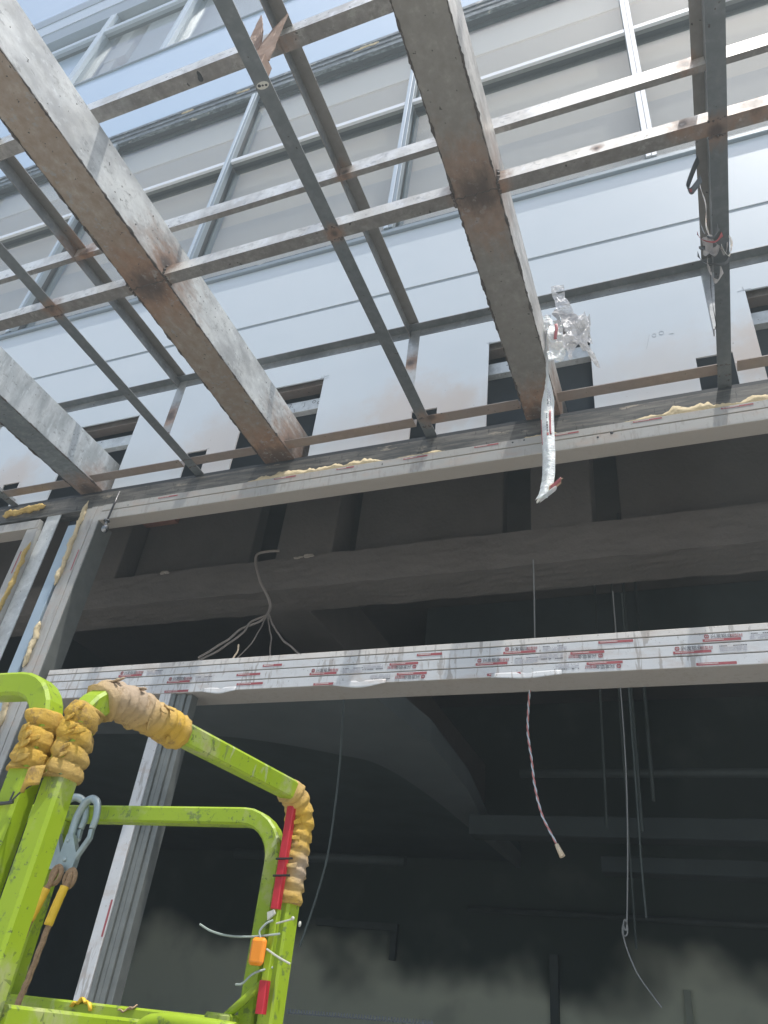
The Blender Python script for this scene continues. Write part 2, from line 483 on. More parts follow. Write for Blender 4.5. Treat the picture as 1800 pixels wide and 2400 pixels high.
def fillet(pts, r, n=7):
    """round the inner corners of a polyline"""
    P = [Vector(p) for p in pts]
    out = [P[0]]
    for i in range(1, len(P)-1):
        a = (P[i-1]-P[i]).normalized(); b = (P[i+1]-P[i]).normalized()
        ang = a.angle(b)
        d = r/math.tan(ang/2)
        p0, p1 = P[i]+a*d, P[i]+b*d
        cen = P[i]+(a+b).normalized()*(r/math.sin(ang/2))
        v0, v1 = p0-cen, p1-cen
        th = v0.angle(v1)
        for k in range(n+1):
            t = k/n
            out.append(cen + (v0*math.sin((1-t)*th)+v1*math.sin(t*th))/math.sin(th))
    out.append(P[-1])
    return out
def resample(path, step):
    P = [Vector(p) for p in path]
    out = [P[0]]; acc = 0.
    for a, b in zip(P, P[1:]):
        L = (b-a).length
        if L < 1e-9: continue
        t = step-acc
        while t <= L:
            out.append(a+(b-a)*(t/L)); t += step
        acc = (acc+L) % step
    if (out[-1]-P[-1]).length > step*.3: out.append(P[-1])
    return out
def smooth(path, n=6):
    """Catmull-Rom through points"""
    P = [Vector(p) for p in path]
    Q = [P[0]*2-P[1]]+P+[P[-1]*2-P[-2]]
    out = []
    for i in range(1, len(Q)-2):
        a, b, c, d = Q[i-1:i+3]
        for k in range(n):
            t = k/n
            out.append(.5*((2*b)+(c-a)*t+(2*a-5*b+4*c-d)*t*t+(3*b-a-3*c+d)*t**3))
    out.append(P[-1])
    return out

# ------------------------------------------------------------------ ground
g = MB(); g.bm.faces.new([g.bm.verts.new(p) for p in ((-300, -300, -1.62), (300, -300, -1.62), (300, 300, -1.62), (-300, 300, -1.62))])
tag(g.build('ground', 'ground'), 'pale concrete yard in front of the building', 'ground', kind='structure')

# ------------------------------------------------------------------ building
X0, X1 = -17.0, 7.0
bld = thing('commercial_building', 'white panelled building front with tall window bands above an open dark ground floor', 'building', (-3, 4, -1.6))

def holed_panel(name, mat, x0, x1, z0, z1, y0, y1, holes, parent):
    xs = sorted({x0, x1, *[v for h in holes for v in h[:2]]}); zs = sorted({z0, z1, *[min(max(v, z0), z1) for h in holes for v in h[2:]]})
    bm = bmesh.new(); V = {}
    def vt(i, j, y):
        if (i, j, y) not in V: V[i, j, y] = bm.verts.new((xs[i], y, zs[j]))
        return V[i, j, y]
    full = set()
    for i in range(len(xs)-1):
        for j in range(len(zs)-1):
            cx, cz = (xs[i]+xs[i+1])/2, (zs[j]+zs[j+1])/2
            if not any(h[0] < cx < h[1] and h[2] < cz < h[3] for h in holes): full.add((i, j))
    for (i, j) in full:
        bm.faces.new([vt(a, b, y0) for a, b in ((i, j), (i+1, j), (i+1, j+1), (i, j+1))])
        bm.faces.new([vt(a, b, y1) for a, b in ((i, j), (i, j+1), (i+1, j+1), (i+1, j))])
        for (di, dj, e) in ((-1, 0, ((i, j), (i, j+1))), (1, 0, ((i+1, j+1), (i+1, j))), (0, -1, ((i+1, j), (i, j))), (0, 1, ((i, j+1), (i+1, j+1)))):
            if (i+di, j+dj) not in full:
                a, b = e
                bm.faces.new([vt(*a, y0), vt(*b, y0), vt(*b, y1), vt(*a, y1)])
    m = MB(); m.bm.free(); m.bm = bm
    return m.build(name, mat, parent)

GX = [(-4.85, -4.60), (-2.965, -2.70), (-.845, -.605), (1.13, 1.38)]
LX = [-5.66, -3.63, -1.595, .455, 2.48]
holes = [(-5.26, -4.52, 3.70, 4.59), (-3.315, -2.585, 3.70, 4.58), (-1.14, -.37, 3.70, 4.59), (.71, 1.45, 3.70, 4.59),
         (-1.735, -1.53, 3.70, 3.99), (-3.80, -3.60, 3.70, 3.985), (.315, .545, 3.70, 4.015), (-5.92, -5.72, 3.70, 4.0)]
PY = 4.0
holed_panel('cladding_panel', 'panel', X0, X1, 3.712, 5.50, PY, PY+.012, holes, bld)
box('cladding_panel', 'panel', bld, X0, X1, PY, PY+.012, 5.54, 6.42)
box('joint_strip', 'seam', bld, X0, X1, PY+.006, PY+.03, 5.503, 5.537)
# pencil marks at the cut corners, written 100
def strokes(segs, y, wd=.0035):
    m = MB()
    for (a, b) in segs:
        a = Vector((a[0], y, a[1])); b = Vector((b[0], y, b[1])); d = (b-a).normalized(); n = Vector((d.z, 0, -d.x))*wd/2
        vs = [m.bm.verts.new(p) for p in (a-n, b-n, b+n, a+n)]
        f = m.bm.faces.new(vs)
        r = bmesh.ops.extrude_face_region(m.bm, geom=[f])
        for v in r['geom']:
            if isinstance(v, bmesh.types.BMVert): v.co.y += .0012
    return m
def arcseg(cx, cz, rx, rz, n=10): return [((cx+rx*math.cos(2*math.pi*i/n), cz+rz*math.sin(2*math.pi*i/n)), (cx+rx*math.cos(2*math.pi*(i+1)/n), cz+rz*math.sin(2*math.pi*(i+1)/n))) for i in range(n)]
seg = [((.012, 4.19), (.035, 4.29)), ((.035, 4.29), (.045, 4.335))] + arcseg(.075, 4.315, .013, .018) + arcseg(.125, 4.325, .016, .018) + [((.175, 4.30), (.205, 4.297))]
seg += [((-2.62, 4.585), (-2.54, 4.600)), ((-2.6, 4.565), (-2.54, 4.572)), ((-2.615, 4.59), (-2.613, 4.615)), ((-2.587, 4.59), (-2.585, 4.62)),
        ((.66, 4.592), (.75, 4.60)), ((.705, 4.59), (.70, 4.63)), ((-1.16, 4.592), (-1.12, 4.60)), ((-4.53, 4.594), (-4.48, 4.60)), ((-1.75, 3.992), (-1.70, 4.0)), ((-3.62, 3.99), (-3.58, 3.995))]
def by_piece(segs, y, wd, name, mat, gap):
    left = list(segs)
    while left:
        grp = [left.pop(0)]; grew = True
        while grew:
            grew = False
            for q in list(left):
                if any(math.dist(p, r) < gap for p in q for g_ in grp for r in g_): grp.append(q); left.remove(q); grew = True
        strokes(grp, y, wd).build(name, mat, bld)
by_piece(seg, PY-.0016, .0022, 'pencil_mark', 'pencil', .012)
# cavity behind the cut-outs
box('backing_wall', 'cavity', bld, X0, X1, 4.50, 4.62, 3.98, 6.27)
box('cladding_rail', 'ledger', bld, X0, X1, 4.055, 4.155, 4.565, 4.665)
for (a, b) in ((-5.5, -4.3), (-3.5, -2.4), (-1.3, -.2), (.6, 1.6)):
    box('support_angle', 'zinc_white', bld, a, b, 4.10, 4.16, 4.335, 4.455)
# written numbers, upside down, on the pale support angle in the cut-out: 190 and 2 with strokes
yz = 4.0985
num = [((-2.605, 4.44), (-2.60, 4.385))] + arcseg(-2.65, 4.40, .014, .013) + [((-2.637, 4.405), (-2.648, 4.438))] + arcseg(-2.70, 4.42, .014, .016)
num += [((-2.79, 4.43), (-2.785, 4.39)), ((-2.785, 4.39), (-2.80, 4.385)), ((-2.92, 4.445), (-2.955, 4.443)), ((-2.92, 4.445), (-2.94, 4.38)), ((-2.94, 4.38), (-2.925, 4.375)),
        ((-2.975, 4.44), (-2.995, 4.40)), ((-2.995, 4.40), (-2.97, 4.395)), ((-2.965, 4.38), (-3.0, 4.36)), ((-2.885, 4.38), (-2.875, 4.34))]
by_piece(num, yz, .004, 'written_number', 'ink', .012)

# first-floor window band
WZ0, WZ1 = 6.42, 11.09
MULL = [-4.675+2.47*i for i in range(-5, 5)]
wf = box('window_frame', 'alu', bld, X0, X1, 3.965, 4.09, WZ0+.003, 6.475, bev=.006)
MB().box(X0, X1, 3.992, 4.1, 6.478, 6.53).build('sill', 'ledge', wf)
hd = MB()
hd.box(X0, X1, 3.985, 4.02, 11.02, 11.09, mi=0); hd.box(X0, X1, 3.998, 4.03, 10.955, 11.017, mi=1); hd.box(X0, X1, 3.99, 4.04, 10.89, 10.952, mi=0)
hd.box(X0, X1, 4.0, 4.05, 10.83, 10.887, mi=1); hd.box(X0, X1, 3.992, 4.045, 10.745, 10.827, mi=0); hd.box(X0, X1, 4.0455, 4.11, 10.75, 10.82, mi=1); hd.box(X0, X1, 4.1105, 4.16, 10.72, 10.80, mi=2)
hd.build('head_rail', ['ledge', 'gasket', 'alu_dark'], wf)
for x in MULL:
    b = MB()
    b.box(x-.045, x+.0, 3.975, 4.05, 6.535, 10.743, mi=3 if x < .2 else 0); b.box(x+.004, x+.045, 3.98, 4.05, 6.535, 10.743, mi=1 if x < .2 else 0)  # right-hand mullions take the bright tone: sunlight put into their colour
    b.box(x-.032, x+.03, 4.052, 4.13, 6.535, 10.6, mi=2); b.box(x-.04, x+.055, 4.132, 4.20, 6.535, 10.5, mi=1)
    b.build('mullion', ['alu_white', 'alu', 'gasket', 'alu_pale'], wf)
for xa, xb in zip([X0]+MULL, MULL+[X1]):
    xa, xb = xa+.047, xb-.047
    b = MB()
    b.box(xa, xb, 3.985, 4.02, 8.955, 9.025, mi=0); b.box(xa, xb, 4.0205, 4.058, 8.948, 9.02, mi=1); b.box(xa, xb, 4.0585, 4.118, 8.953, 9.015, mi=2); b.box(xa, xb, 4.1185, 4.165, 8.942, 9.01, mi=3)
    b.build('transom', ['alu_white', 'alu_dull', 'gasket', 'alu_dark'], wf)
    box('window_pane', 'glass', bld, xa-.02, xb+.02, 4.085, 4.095, 6.5, 8.96, bev=0)
    box('window_pane', 'glass', bld, xa-.02, xb+.02, 4.085, 4.095, 9.01, 10.7, bev=0)
# foam crumbs on the window head
for (x, z) in ((-4.9, 10.99), (-3.05, 10.97), (-3.0, 10.96), (-2.9, 10.975), (-5.9, 10.985), (-1.05, 10.97)):
    m = MB()
    for k in range(5): m.ball((x+random.uniform(-.12, .12), 3.99, z+random.uniform(-.012, .012)), .02, (2.2, .6, .7))
    m.build('foam_seal', 'foam', bld)
# spandrel and second window band
box('spandrel_panel', 'spandrel', bld, X0, X1, PY, PY+.015, 11.095, 13.93)
wg = box('window_frame', 'alu', bld, X0, X1, 3.97, 4.06, 13.934, 13.985, bev=.006)
for x in [-9.62+2.3*i for i in range(-3, 8)]:
    b = MB()
    b.box(x-.075, x+.0, 3.97, 4.06, 13.988, 17.22, mi=0); b.box(x+.004, x+.075, 3.976, 4.06, 13.988, 17.22, mi=0); b.box(x-.06, x+.09, 4.063, 4.23, 13.988, 17.22, mi=1)
    b.build('mullion', ['alu_pale', 'alu'], wg)
    xa, xb = x+.077, x+2.3-.077
    b = MB(); b.box(xa, xb, 3.975, 4.03, 16.33, 16.47, mi=0); b.box(xa, xb, 4.0305, 4.09, 16.32, 16.46, mi=1); b.box(xa, xb, 4.0905, 4.15, 16.33, 16.45, mi=2)
    b.build('transom', ['alu_pale', 'alu', 'alu_dark'], wg)
    if x < -10:
        box('spandrel_panel', 'spandrel', bld, xa-.03, xb+.0, 4.15, 4.165, 13.99, 17.2)
    else:
        box('window_pane', 'glass', bld, xa-.02, xb+.02, 4.118, 4.13, 14.0, 16.34, bev=0)
        box('window_pane', 'glass', bld, xa-.02, xb+.02, 4.118, 4.13, 16.48, 17.2, bev=0)
hd = MB()
hd.box(X0, X1, 3.985, 4.3, 17.225, 17.9, mi=0); hd.box(X0, X1, 3.97, 4.1, 17.905, 18.55, mi=1); hd.box(X0, X1, 3.955, 4.05, 18.555, 19.05, mi=0)
hd.build('head_rail', ['alu', 'alu_pale'], wg)
box('spandrel_panel', 'spandrel', bld, X0, X1, PY, PY+.015, 19.06, 24)
# rooms behind the windows; upright boards added by the glass imitate lit ceilings
box('floor_slab', 'upper_floor', bld, X0, X1, 4.24, 13, 6.28, 6.41, bev=0)
box('interior_stand_in', 'ceiling_white', bld, X0, X1, 4.205, 4.26, 10.11, 11.6, bev=0)
box('interior_stand_in', 'ceiling', bld, X0, X1, 4.225, 4.28, 7.8, 10.2, bev=0)
box('interior_stand_in', 'ceiling_grey', bld, X0, X1, 4.205, 4.26, 6.42, 7.84, bev=0)
box('room_wall', 'interior_wall', bld, X0, X1, 10.5, 10.6, 6.41, 10.33, bev=0)
box('floor_slab', 'upper_floor', bld, X0, X1, 4.2, 13, 13.2, 13.92, bev=0)
box('ceiling', 'ceiling_white', bld, X0, X1, 4.303, 13, 17.5, 17.6, bev=0)
box('room_wall', 'interior_wall', bld, X0, X1, 10.5, 10.6, 13.92, 17.5, bev=0)
b = MB(); b.box(-9.5, -9.2, 4.3, 5.5, 13.93, 17.49); b.box(-9.52, -8.95, 4.28, 5.7, 15.6, 16.2); b.build('column', 'ceiling_white', bld)
box('interior_stand_in', 'interior_wall', bld, -8.9, X1, 4.36, 4.42, 13.93, 17.497, bev=0)  # pale board added by the glass to brighten the room behind
box('roof_slab', 'concrete', bld, X0, X1, 4.03, 13.4, 24.0, 24.3)
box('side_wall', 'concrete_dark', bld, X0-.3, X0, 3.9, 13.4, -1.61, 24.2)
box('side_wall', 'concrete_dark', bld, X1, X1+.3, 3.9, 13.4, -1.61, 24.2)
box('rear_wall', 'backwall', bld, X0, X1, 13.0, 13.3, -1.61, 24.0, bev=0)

# ground-floor shell
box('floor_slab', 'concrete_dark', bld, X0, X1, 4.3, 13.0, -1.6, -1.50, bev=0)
box('floor_slab', 'concrete', bld, X0, X1, 4.63, 13.0, 5.2, 5.6, bev=0)
def rough_box(name, mat, x0, x1, y0, y1, z0, z1, parent, amp=.012, step=.09, seed=0):
    b = MB(); b.box(x0, x1, y0, y1, z0, z1, bev=0)
    L = max(x1-x0, y1-y0, z1-z0)
    bmesh.ops.subdivide_edges(b.bm, edges=[e for e in b.bm.edges if e.calc_length() > .3], cuts=min(90, int(L/step)), use_grid_fill=True)
    for v in b.bm.verts:
        n = mnoise.noise_vector(v.co*5+Vector((seed, 0, 0)))*amp + mnoise.noise_vector(v.co*17)*amp*.5
        v.co += n
    return b.build(name, mat, parent)
rough_box('concrete_beam', 'concrete', -7.5, 3.5, 5.5, 5.95, 3.44, 3.80, bld)
for (a, b_) in ((-3.71, -3.08), (-1.135, -.60), (1.5, 2.05), (-6.3, -5.7)):
    box('stub_column', 'concrete', bld, a, b_, 5.53, 5.9, 3.79, 5.2, bev=.01)
for (a, b_) in ((-5.66, -4.17), (-2.95, -1.44), (-.38, 1.3), (-9, -6.4)):
    box('infill_wall', 'concrete', bld, a, b_, 5.75, 5.92, 3.79, 5.2, bev=.01)
box('infill_wall', 'brick', bld, -5.9, -5.25, 5.66, 5.74, 4.62, 4.86)
box('concrete_beam', 'concrete', bld, -4.02, -3.46, 5.96, 12.9, 3.45, 4.1, bev=.01)
Bedge = [(-2.54, 5.56), (-2.50, 5.97), (-2.40, 6.87), (-2.46, 8.42), (-2.75, 10.6), (-2.78, 12.6)]
Acurve = [(-2.84, 12.6), (-2.92, 10.4), (-3.0, 8.7), (-3.18, 7.55), (-3.55, 7.16), (-4.08, 6.78), (-4.66, 6.54), (-5.5, 6.43), (-8, 6.3)]
A2 = [tuple(p)[:2] for p in smooth([(x, y, 0) for x, y in Acurve], 6)]
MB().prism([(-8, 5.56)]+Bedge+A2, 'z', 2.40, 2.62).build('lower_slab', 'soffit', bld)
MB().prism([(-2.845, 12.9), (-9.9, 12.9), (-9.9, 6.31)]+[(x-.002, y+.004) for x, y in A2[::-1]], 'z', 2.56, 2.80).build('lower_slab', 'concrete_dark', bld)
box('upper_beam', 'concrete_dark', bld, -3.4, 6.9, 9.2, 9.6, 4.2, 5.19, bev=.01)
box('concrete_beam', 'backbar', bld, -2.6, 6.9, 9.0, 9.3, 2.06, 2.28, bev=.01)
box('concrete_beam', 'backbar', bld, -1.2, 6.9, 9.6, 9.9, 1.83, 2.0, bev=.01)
box('wall_post', 'paintstrip', bld, -.60, -.51, 12.90, 12.98, -1.5, 1.0)
box('wall_post', 'duct', bld, -2.42, -2.30, 12.88, 12.98, -1.5, 1.3)
box('door_frame', 'duct', bld, -6.3, -4.85, 12.90, 12.98, 1.46, 1.56)
box('door_frame', 'duct', bld, -4.95, -4.85, 12.90, 12.98, 1.05, 1.455)
box('side_wall', 'concrete_dark', bld, -10.2, -10.0, 4.3, 12.9, -1.5, 5.2)

for (x, w_) in ((-3.35, .2), (-5.0, .1)):
    m = MB()
    for k in range(9): m.ball((x+random.uniform(-w_, w_)*.5, 5.49, 3.79+random.uniform(-.015, .012)), random.uniform(.010, .020), (2.2, .6, .6), seg=8)
    m.build('mortar_patch', 'concrete_pale', bld)
# storefront frame, wrapped in white film
sf = box('storefront_frame', 'film_dirty', bld, -4.472, X1, 3.945, 4.085, 3.335, 3.425, bev=.003)
MB().box(-4.472, X1, 3.945, 4.085, 3.432, 3.495, bev=.003).build('head_rail', 'film_dirty', sf)
MB().box(-4.472, X1, 3.96, 4.08, 3.424, 3.433, bev=0).build('head_groove', 'gasket', sf)
b = MB(); b.box(-4.42, X1, 3.985, 4.22, 1.955, 1.993, mi=1, bev=.003); b.box(-4.42, X1, 3.985, 4.22, 1.898, 1.950, bev=.003); b.box(-4.42, X1, 3.985, 4.22, 1.832, 1.893, bev=.003); b.box(-4.42, X1, 3.985, 4.22, 1.764, 1.827, bev=.003)
b.build('transom_rail', ['film', 'film_lit'], sf)
MB().box(-4.42, X1, 3.995, 4.21, 1.77, 1.985, bev=0).build('transom_groove', 'gasket', sf)
# dents of film hanging loose under the transom
for (x, w_, d) in ((-2.05, .35, .02), (-1.05, .4, .012), (-3.0, .25, .015)):
    MB().patch(lambda u, v, x=x, w_=w_, d=d: (x+u*w_, 3.983-.004*math.sin(u*9)-.006*v, 1.785-.028*v-d*math.sin(u*math.pi)*v), 14, 4, .0012).build('loose_film', 'film', sf)
b = MB(); b.box(-4.665, -4.60, 3.955, 4.08, -1.5, 3.49, bev=.003); b.box(-4.596, -4.54, 3.945, 4.07, -1.5, 3.49, bev=.003); b.box(-4.536, -4.474, 3.948, 4.10, -1.5, 3.49, bev=.003); b.box(-4.473, -4.466, 3.953, 4.13, -1.5, 3.334, bev=.001, mi=1)  # last box: dull side cover, the head's shade put into its colour
b.build('jamb', ['film_dirty', 'alu_dull'], sf)
b = MB(); b.box(-3.345, -3.258, 3.985, 4.07, -1.5, 1.762, bev=.003, mi=0); b.box(-3.254, -3.222, 3.992, 4.07, -1.5, 1.762, bev=.002, mi=1); b.box(-3.218, -3.186, 4.004, 4.075, -1.5, 1.762, mi=1, bev=.002); b.box(-3.182, -3.148, 4.0, 4.08, -1.5, 1.762, mi=1, bev=.002); b.box(-3.144, -3.105, 4.014, 4.09, -1.5, 1.762, mi=1, bev=.002)
b.build('jamb', ['film', 'alu_dull'], sf)
# left bay
b = MB(); b.box(-10, -5.16, 3.95, 4.09, 3.36, 3.45, bev=.003); b.box(-5.27, -5.14, 3.95, 4.09, -1.5, 3.355, bev=.003)
sf2 = b.build('storefront_frame', 'film_dirty', bld)
MB().box(-5.135, -4.98, 3.99, 4.0, -1.5, 3.60).build('jamb_plate', 'zinc_white', sf2)
box('steel_post', 'bluetube', bld, -4.795, -4.69, 3.95, 4.06, -1.5, 3.33, bev=.004)
box('steel_post', 'bluetube', bld, -4.75, -4.672, 4.065, 4.12, -1.5, 3.62, bev=.004)
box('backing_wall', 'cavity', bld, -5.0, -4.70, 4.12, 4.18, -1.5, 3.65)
# lintel and foam
box('steel_lintel', 'lintel', bld, X0, X1, 3.98, 4.10, 3.50, 3.668, bev=.004)
box('lintel_seal', 'gasket', bld, X0, X1, 3.995, 4.05, 3.668, 3.708, bev=0)
def foam_strip(parts, mat, horizontal=True, seed=0, parent=None):
    m = MB()
    for (p0, p1, r) in parts:
        p0, p1 = Vector(p0), Vector(p1)
        n = max(6, int((p1-p0).length/.012))
        path = []
        for i in range(n+1):
            t = i/n; p = p0.lerp(p1, t)
            j = mnoise.noise_vector(Vector((p.x*9+seed, p.z*9, seed)))*.010
            path.append(p+Vector((j.x*(0 if horizontal else 1), j.y*.4, j.z)))
        def sc(i, k, n=n, p0=p0):
            t = i/n
            e = min(1, min(t, 1-t)*9+.15)
            q = p0.lerp(p1, t)
            return e*(.75+.7*mnoise.noise(Vector((q.x*14+k*.35, q.z*14, seed+k*.1)))+.45*abs(mnoise.noise(Vector((q.x*45, q.z*45, k*.5+seed))))+.3*mnoise.noise(Vector((q.x*90, q.z*90, k*.8+seed))))
        m.tube(path, r, 9, scale=sc)
    for f in m.bm.faces: f.smooth = True
    return m.build('foam_seal', mat, parent)
for (xa, xb, hh, sd) in ((-3.08, -1.86, .09, 1), (-1.84, -1.42, .045, 2), (-.87, -.62, .07, 3), (-.22, 2.4, .105, 4)):
    def ff(u, v, xa=xa, xb=xb, hh=hh, sd=sd):
        x = xa+(xb-xa)*u; e = min(1, min(u, 1-u)*7+.05)
        h = hh*e*max(.15, .62+.55*mnoise.noise(Vector((x*3.1, sd, 0)))+.35*mnoise.noise(Vector((x*11, sd, 1)))+.16*mnoise.noise(Vector((x*37, sd, 2))))
        bu = .022*math.sin(min(1, v*1.15)*math.pi)*(.6+.6*mnoise.noise(Vector((x*13, v*2.5, sd))))
        return (x, 3.972-bu-.004*mnoise.noise(Vector((x*60, v*6, sd))), 3.4955+h*v)
    MB().patch(ff, int((xb-xa)/.008), 7, .006).build('foam_seal', 'foam', bld)
for q in (((-5.66, 3.95, 3.56), (-5.17, 3.95, 3.60), .032), ((-5.145, 3.94, 3.2), (-5.16, 3.94, 2.5), .022), ((-5.16, 3.94, 2.55), (-5.15, 3.94, 1.6), .030)): foam_strip([q], 'foam_dark', False, 9, bld)
for q in (((-4.67, 3.945, 3.57), (-4.657, 3.94, 2.72), .026), ((-4.655, 3.94, 2.4), (-4.64, 3.94, 2.0), .024), ((-4.66, 3.94, 1.9), (-4.65, 3.94, 1.3), .026), ((-4.87, 3.95, 1.75), (-4.86, 3.95, 1.1), .03)): foam_strip([q], 'foam', False, 5, bld)
# screw heads on the head rail
for (x, z, r) in ((-.27, 3.42, .012), (-.36, 3.40, .008), (-.93, 3.47, .007), (-.85, 3.475, .006), (-1.9, 3.46, .006), (-4.2, 3.45, .006)): MB().ball((x, 3.944, z), r, (1, .3, 1)).build('screw_head', 'gasket', sf)

# --- printed marks on the film
def text_mesh(s, size):
    cu = bpy.data.curves.new('print', 'FONT'); cu.body = s; cu.size = size; cu.extrude = .0004
    cu.align_x = 'LEFT'
    o = bpy.data.objects.new('print', cu); C.objects.link(o)
    dg = bpy.context.evaluated_depsgraph_get()
    me = bpy.data.meshes.new_from_object(o.evaluated_get(dg))
    bpy.data.objects.remove(o); bpy.data.curves.remove(cu)
    return me
TXT = text_mesh('兴发铝业', .026)
TXR = text_mesh('铝型材', .021)
def add_mesh(b, me, mat4, mi):
    vs = [b.bm.verts.new(mat4 @ v.co) for v in me.vertices]
    for p in me.polygons:
        try: b.bm.faces.new([vs[i] for i in p.vertices]).material_index = mi
        except ValueError: pass
def print_label(x0, x1, zc, y, style, seed, zlim):
    """red bar with logo, name and small print; style 1 upright, -1 upside down, 0 bar only"""
    rnd = random.Random(seed)
    b = MB(); h = .0075 if seed < 50 else .006
    b.box(x0, x1, y-.0008, y, zc-h, zc+h, bev=0, mi=0)
    nb = 16   # fine white line of small print inside the bar
    for k in range(nb):
        xx = x0+(x1-x0)*(.06+.5*k/nb); b.box(xx, xx+.004, y-.0014, y-.0006, zc-.001, zc+.004, bev=0, mi=3)
    L = x1-x0
    if style and seed < 50:
        s = style
        xl = x0+.012 if s > 0 else x1-.012
        def put(dx, dz): return Matrix.Translation((xl+s*dx, y-.001, zc+s*dz)) @ Matrix.Rotation(math.pi/2, 4, 'X') @ Matrix.Rotation(0 if s > 0 else math.pi, 4, 'Z')
        # emblem: two bowed strokes and a stem
        for a in (-1, 1):
            pts = [(.010+a*(.003+.007*math.sin(t*math.pi)), .012+.022*t) for t in [i/6 for i in range(7)]]
            for p, q in zip(pts, pts[1:]):
                xa, xb = xl+s*p[0], xl+s*q[0]; za, zb = zc+s*p[1], zc+s*q[1]
                b.box(min(xa, xb)-.0016, max(xa, xb)+.0016, y-.0012, y-.0002, min(za, zb)-.0005, max(za, zb)+.0005, bev=0, mi=0)
        b.box(xl+s*.010-.0015, xl+s*.010+.0015, y-.0012, y-.0002, min(zc+s*.012, zc+s*.034), max(zc+s*.012, zc+s*.034), bev=0, mi=0)
        add_mesh(b, TXT, put(.030, .013), 1)
        add_mesh(b, TXR, put(L*.66, .012), 0)
        # block of small print beyond the bar
        for row in range(4):
            xx = L+.03+(.0 if row else .0)
            while xx < L+.16:
                wd = rnd.uniform(.003, .008)
                if rnd.random() < .82 and not (row == 0 and xx > L+.07 and xx < L+.09):
                    xa, xb = xl+s*xx, xl+s*(xx+wd); za = zc+s*(.022-row*.009); zb = za+s*.005
                    b.box(min(xa, xb), max(xa, xb), y-.0008, y, min(za, zb), max(za, zb), bev=0, mi=2 if row else 1)
                xx += wd+.002
    # drop what would fall past the face of its ledge
    bad = [f for f in b.bm.faces if any(v.co.z < zlim[0] or v.co.z > zlim[1] for v in f.verts)]
    bmesh.ops.delete(b.bm, geom=bad, context='FACES')
    return b.build('film_print', ['red_print', 'ink', 'ink_grey', 'film_lit'], sf)
T2, T3, T4 = (1.8985, 1.9495), (1.8325, 1.8925), (1.7645, 1.8265)
for i, (x0, x1, z, st, zl) in enumerate([(-.983, -.795, 1.909, 1, T2), (-1.146, -.958, 1.847, 1, T3), (-1.076, -.881, 1.779, 0, T4), (-.444, -.258, 1.938, 0, T2), (-.60, -.415, 1.882, -1, T3), (-.514, -.322, 1.815, -1, T4),
        (.094, .281, 1.911, 1, T2), (-.06, .129, 1.85, 1, T3), (.046, .241, 1.778, 0, T4), (-2.228, -2.041, 1.844, 1, T3), (-2.189, -1.999, 1.774, 0, T4), (-2.77, -2.591, 1.867, 0, T3), (-2.753, -2.557, 1.801, 0, T4),
        (-3.316, -3.131, 1.843, 1, T3), (-3.315, -3.123, 1.775, 0, T4), (-3.132, -2.941, 1.885, 0, T3), (-1.688, -1.504, 1.879, -1, T3), (-1.634, -1.444, 1.812, -1, T4), (-2.585, -2.442, 1.922, 0, T2), (-1.516, -1.356, 1.930, 0, T2), (-3.75, -3.55, 1.91, 1, T2)]):
    print_label(x0, x1, z, 3.9838, st, i, zl)
HZ = (3.433, 3.494)
for i, (x0, x1, z, st) in enumerate([(-2.81, -2.619, 3.478, 0), (-3.899, -3.708, 3.472, 0), (-1.736, -1.551, 3.474, -1), (-.641, -.481, 3.472, 0), (.401, .588, 3.476, -1), (-.131, .049, 3.480, -1), (-1.204, -1.03, 3.480, -1), (-2.274, -2.13, 3.478, -1)]):
    print_label(x0, x1, z, 3.9438, st, 50+i, HZ)
MB().box(-3.275, -3.262, 3.9835, 3.9845, .315, .505, bev=0).build('film_print', 'red_print', sf)
MB().box(-4.560, -4.550, 3.9435, 3.9445, 2.85, 3.05, bev=0).build('film_print', 'red_print', sf)
MB().box(-5.225, -5.213, 3.9485, 3.9495, 2.9, 3.12, bev=0).build('film_print', 'red_print', sf2)

# ------------------------------------------------------------------ canopy frame
can = thing('steel_canopy_frame', 'galvanised steel canopy frame of box girders and angle bars welded to the wall', 'canopy frame', (-1.6, 2.2, 3.7))
ZB = 3.70
def lpro(u0, v0, du, dv, t): # L profile polygon: corner at (u0,v0), legs du along u and dv along v
    su, sv = (1 if du > 0 else -1), (1 if dv > 0 else -1)
    return [(u0, v0), (u0+du, v0), (u0+du, v0+sv*t), (u0+su*t, v0+sv*t), (u0+su*t, v0+dv), (u0, v0+dv)]
for i, (a, b_) in enumerate(GX):
    mat = ['girder_blue', 'girder_brown', 'girder_grey', 'girder_grey'][i]
    g = MB().box(a, b_, -2.2, 4.47, ZB, ZB+.35, bev=.004).build('box_girder', mat, can)
    if i == 1: tag(g, 'box girder with a brown dusty underside')
    if i == 0: tag(g, 'bluish box girder with dark run marks on its side')
    if i == 2: tag(g, 'grey box girder with ragged weld beads along its edges')
    for x in (a+.004, b_-.004):
        path = [(x+mnoise.noise(Vector((y*40*.012+7, x, 0)))*.004, -1+y*.012, ZB-.0005) for y in range(410)]
        MB().tube(path, .0075, 6, scale=lambda k, q, x=x: max(.10, .50+1.3*mnoise.noise(Vector((k*.23, x*9, .3)))+.7*mnoise.noise(Vector((k*1.1, x*5, q*.5))))).build('weld_bead', 'weld', g)
    # butt weld across the girder underside at the purlin
    MB().tube([(a+.01+(b_-a-.02)*k/24, 2.2+.02*mnoise.noise(Vector((k*.4, i, 0))), ZB) for k in range(25)], .006, 6, scale=lambda k, q: .5+.9*abs(mnoise.noise(Vector((k*.6, q*.3, 1))))).build('weld_bead', 'weld', g)
segs = list(zip([-9.0]+[g[1] for g in GX], [g[0] for g in GX]+[7.0]))
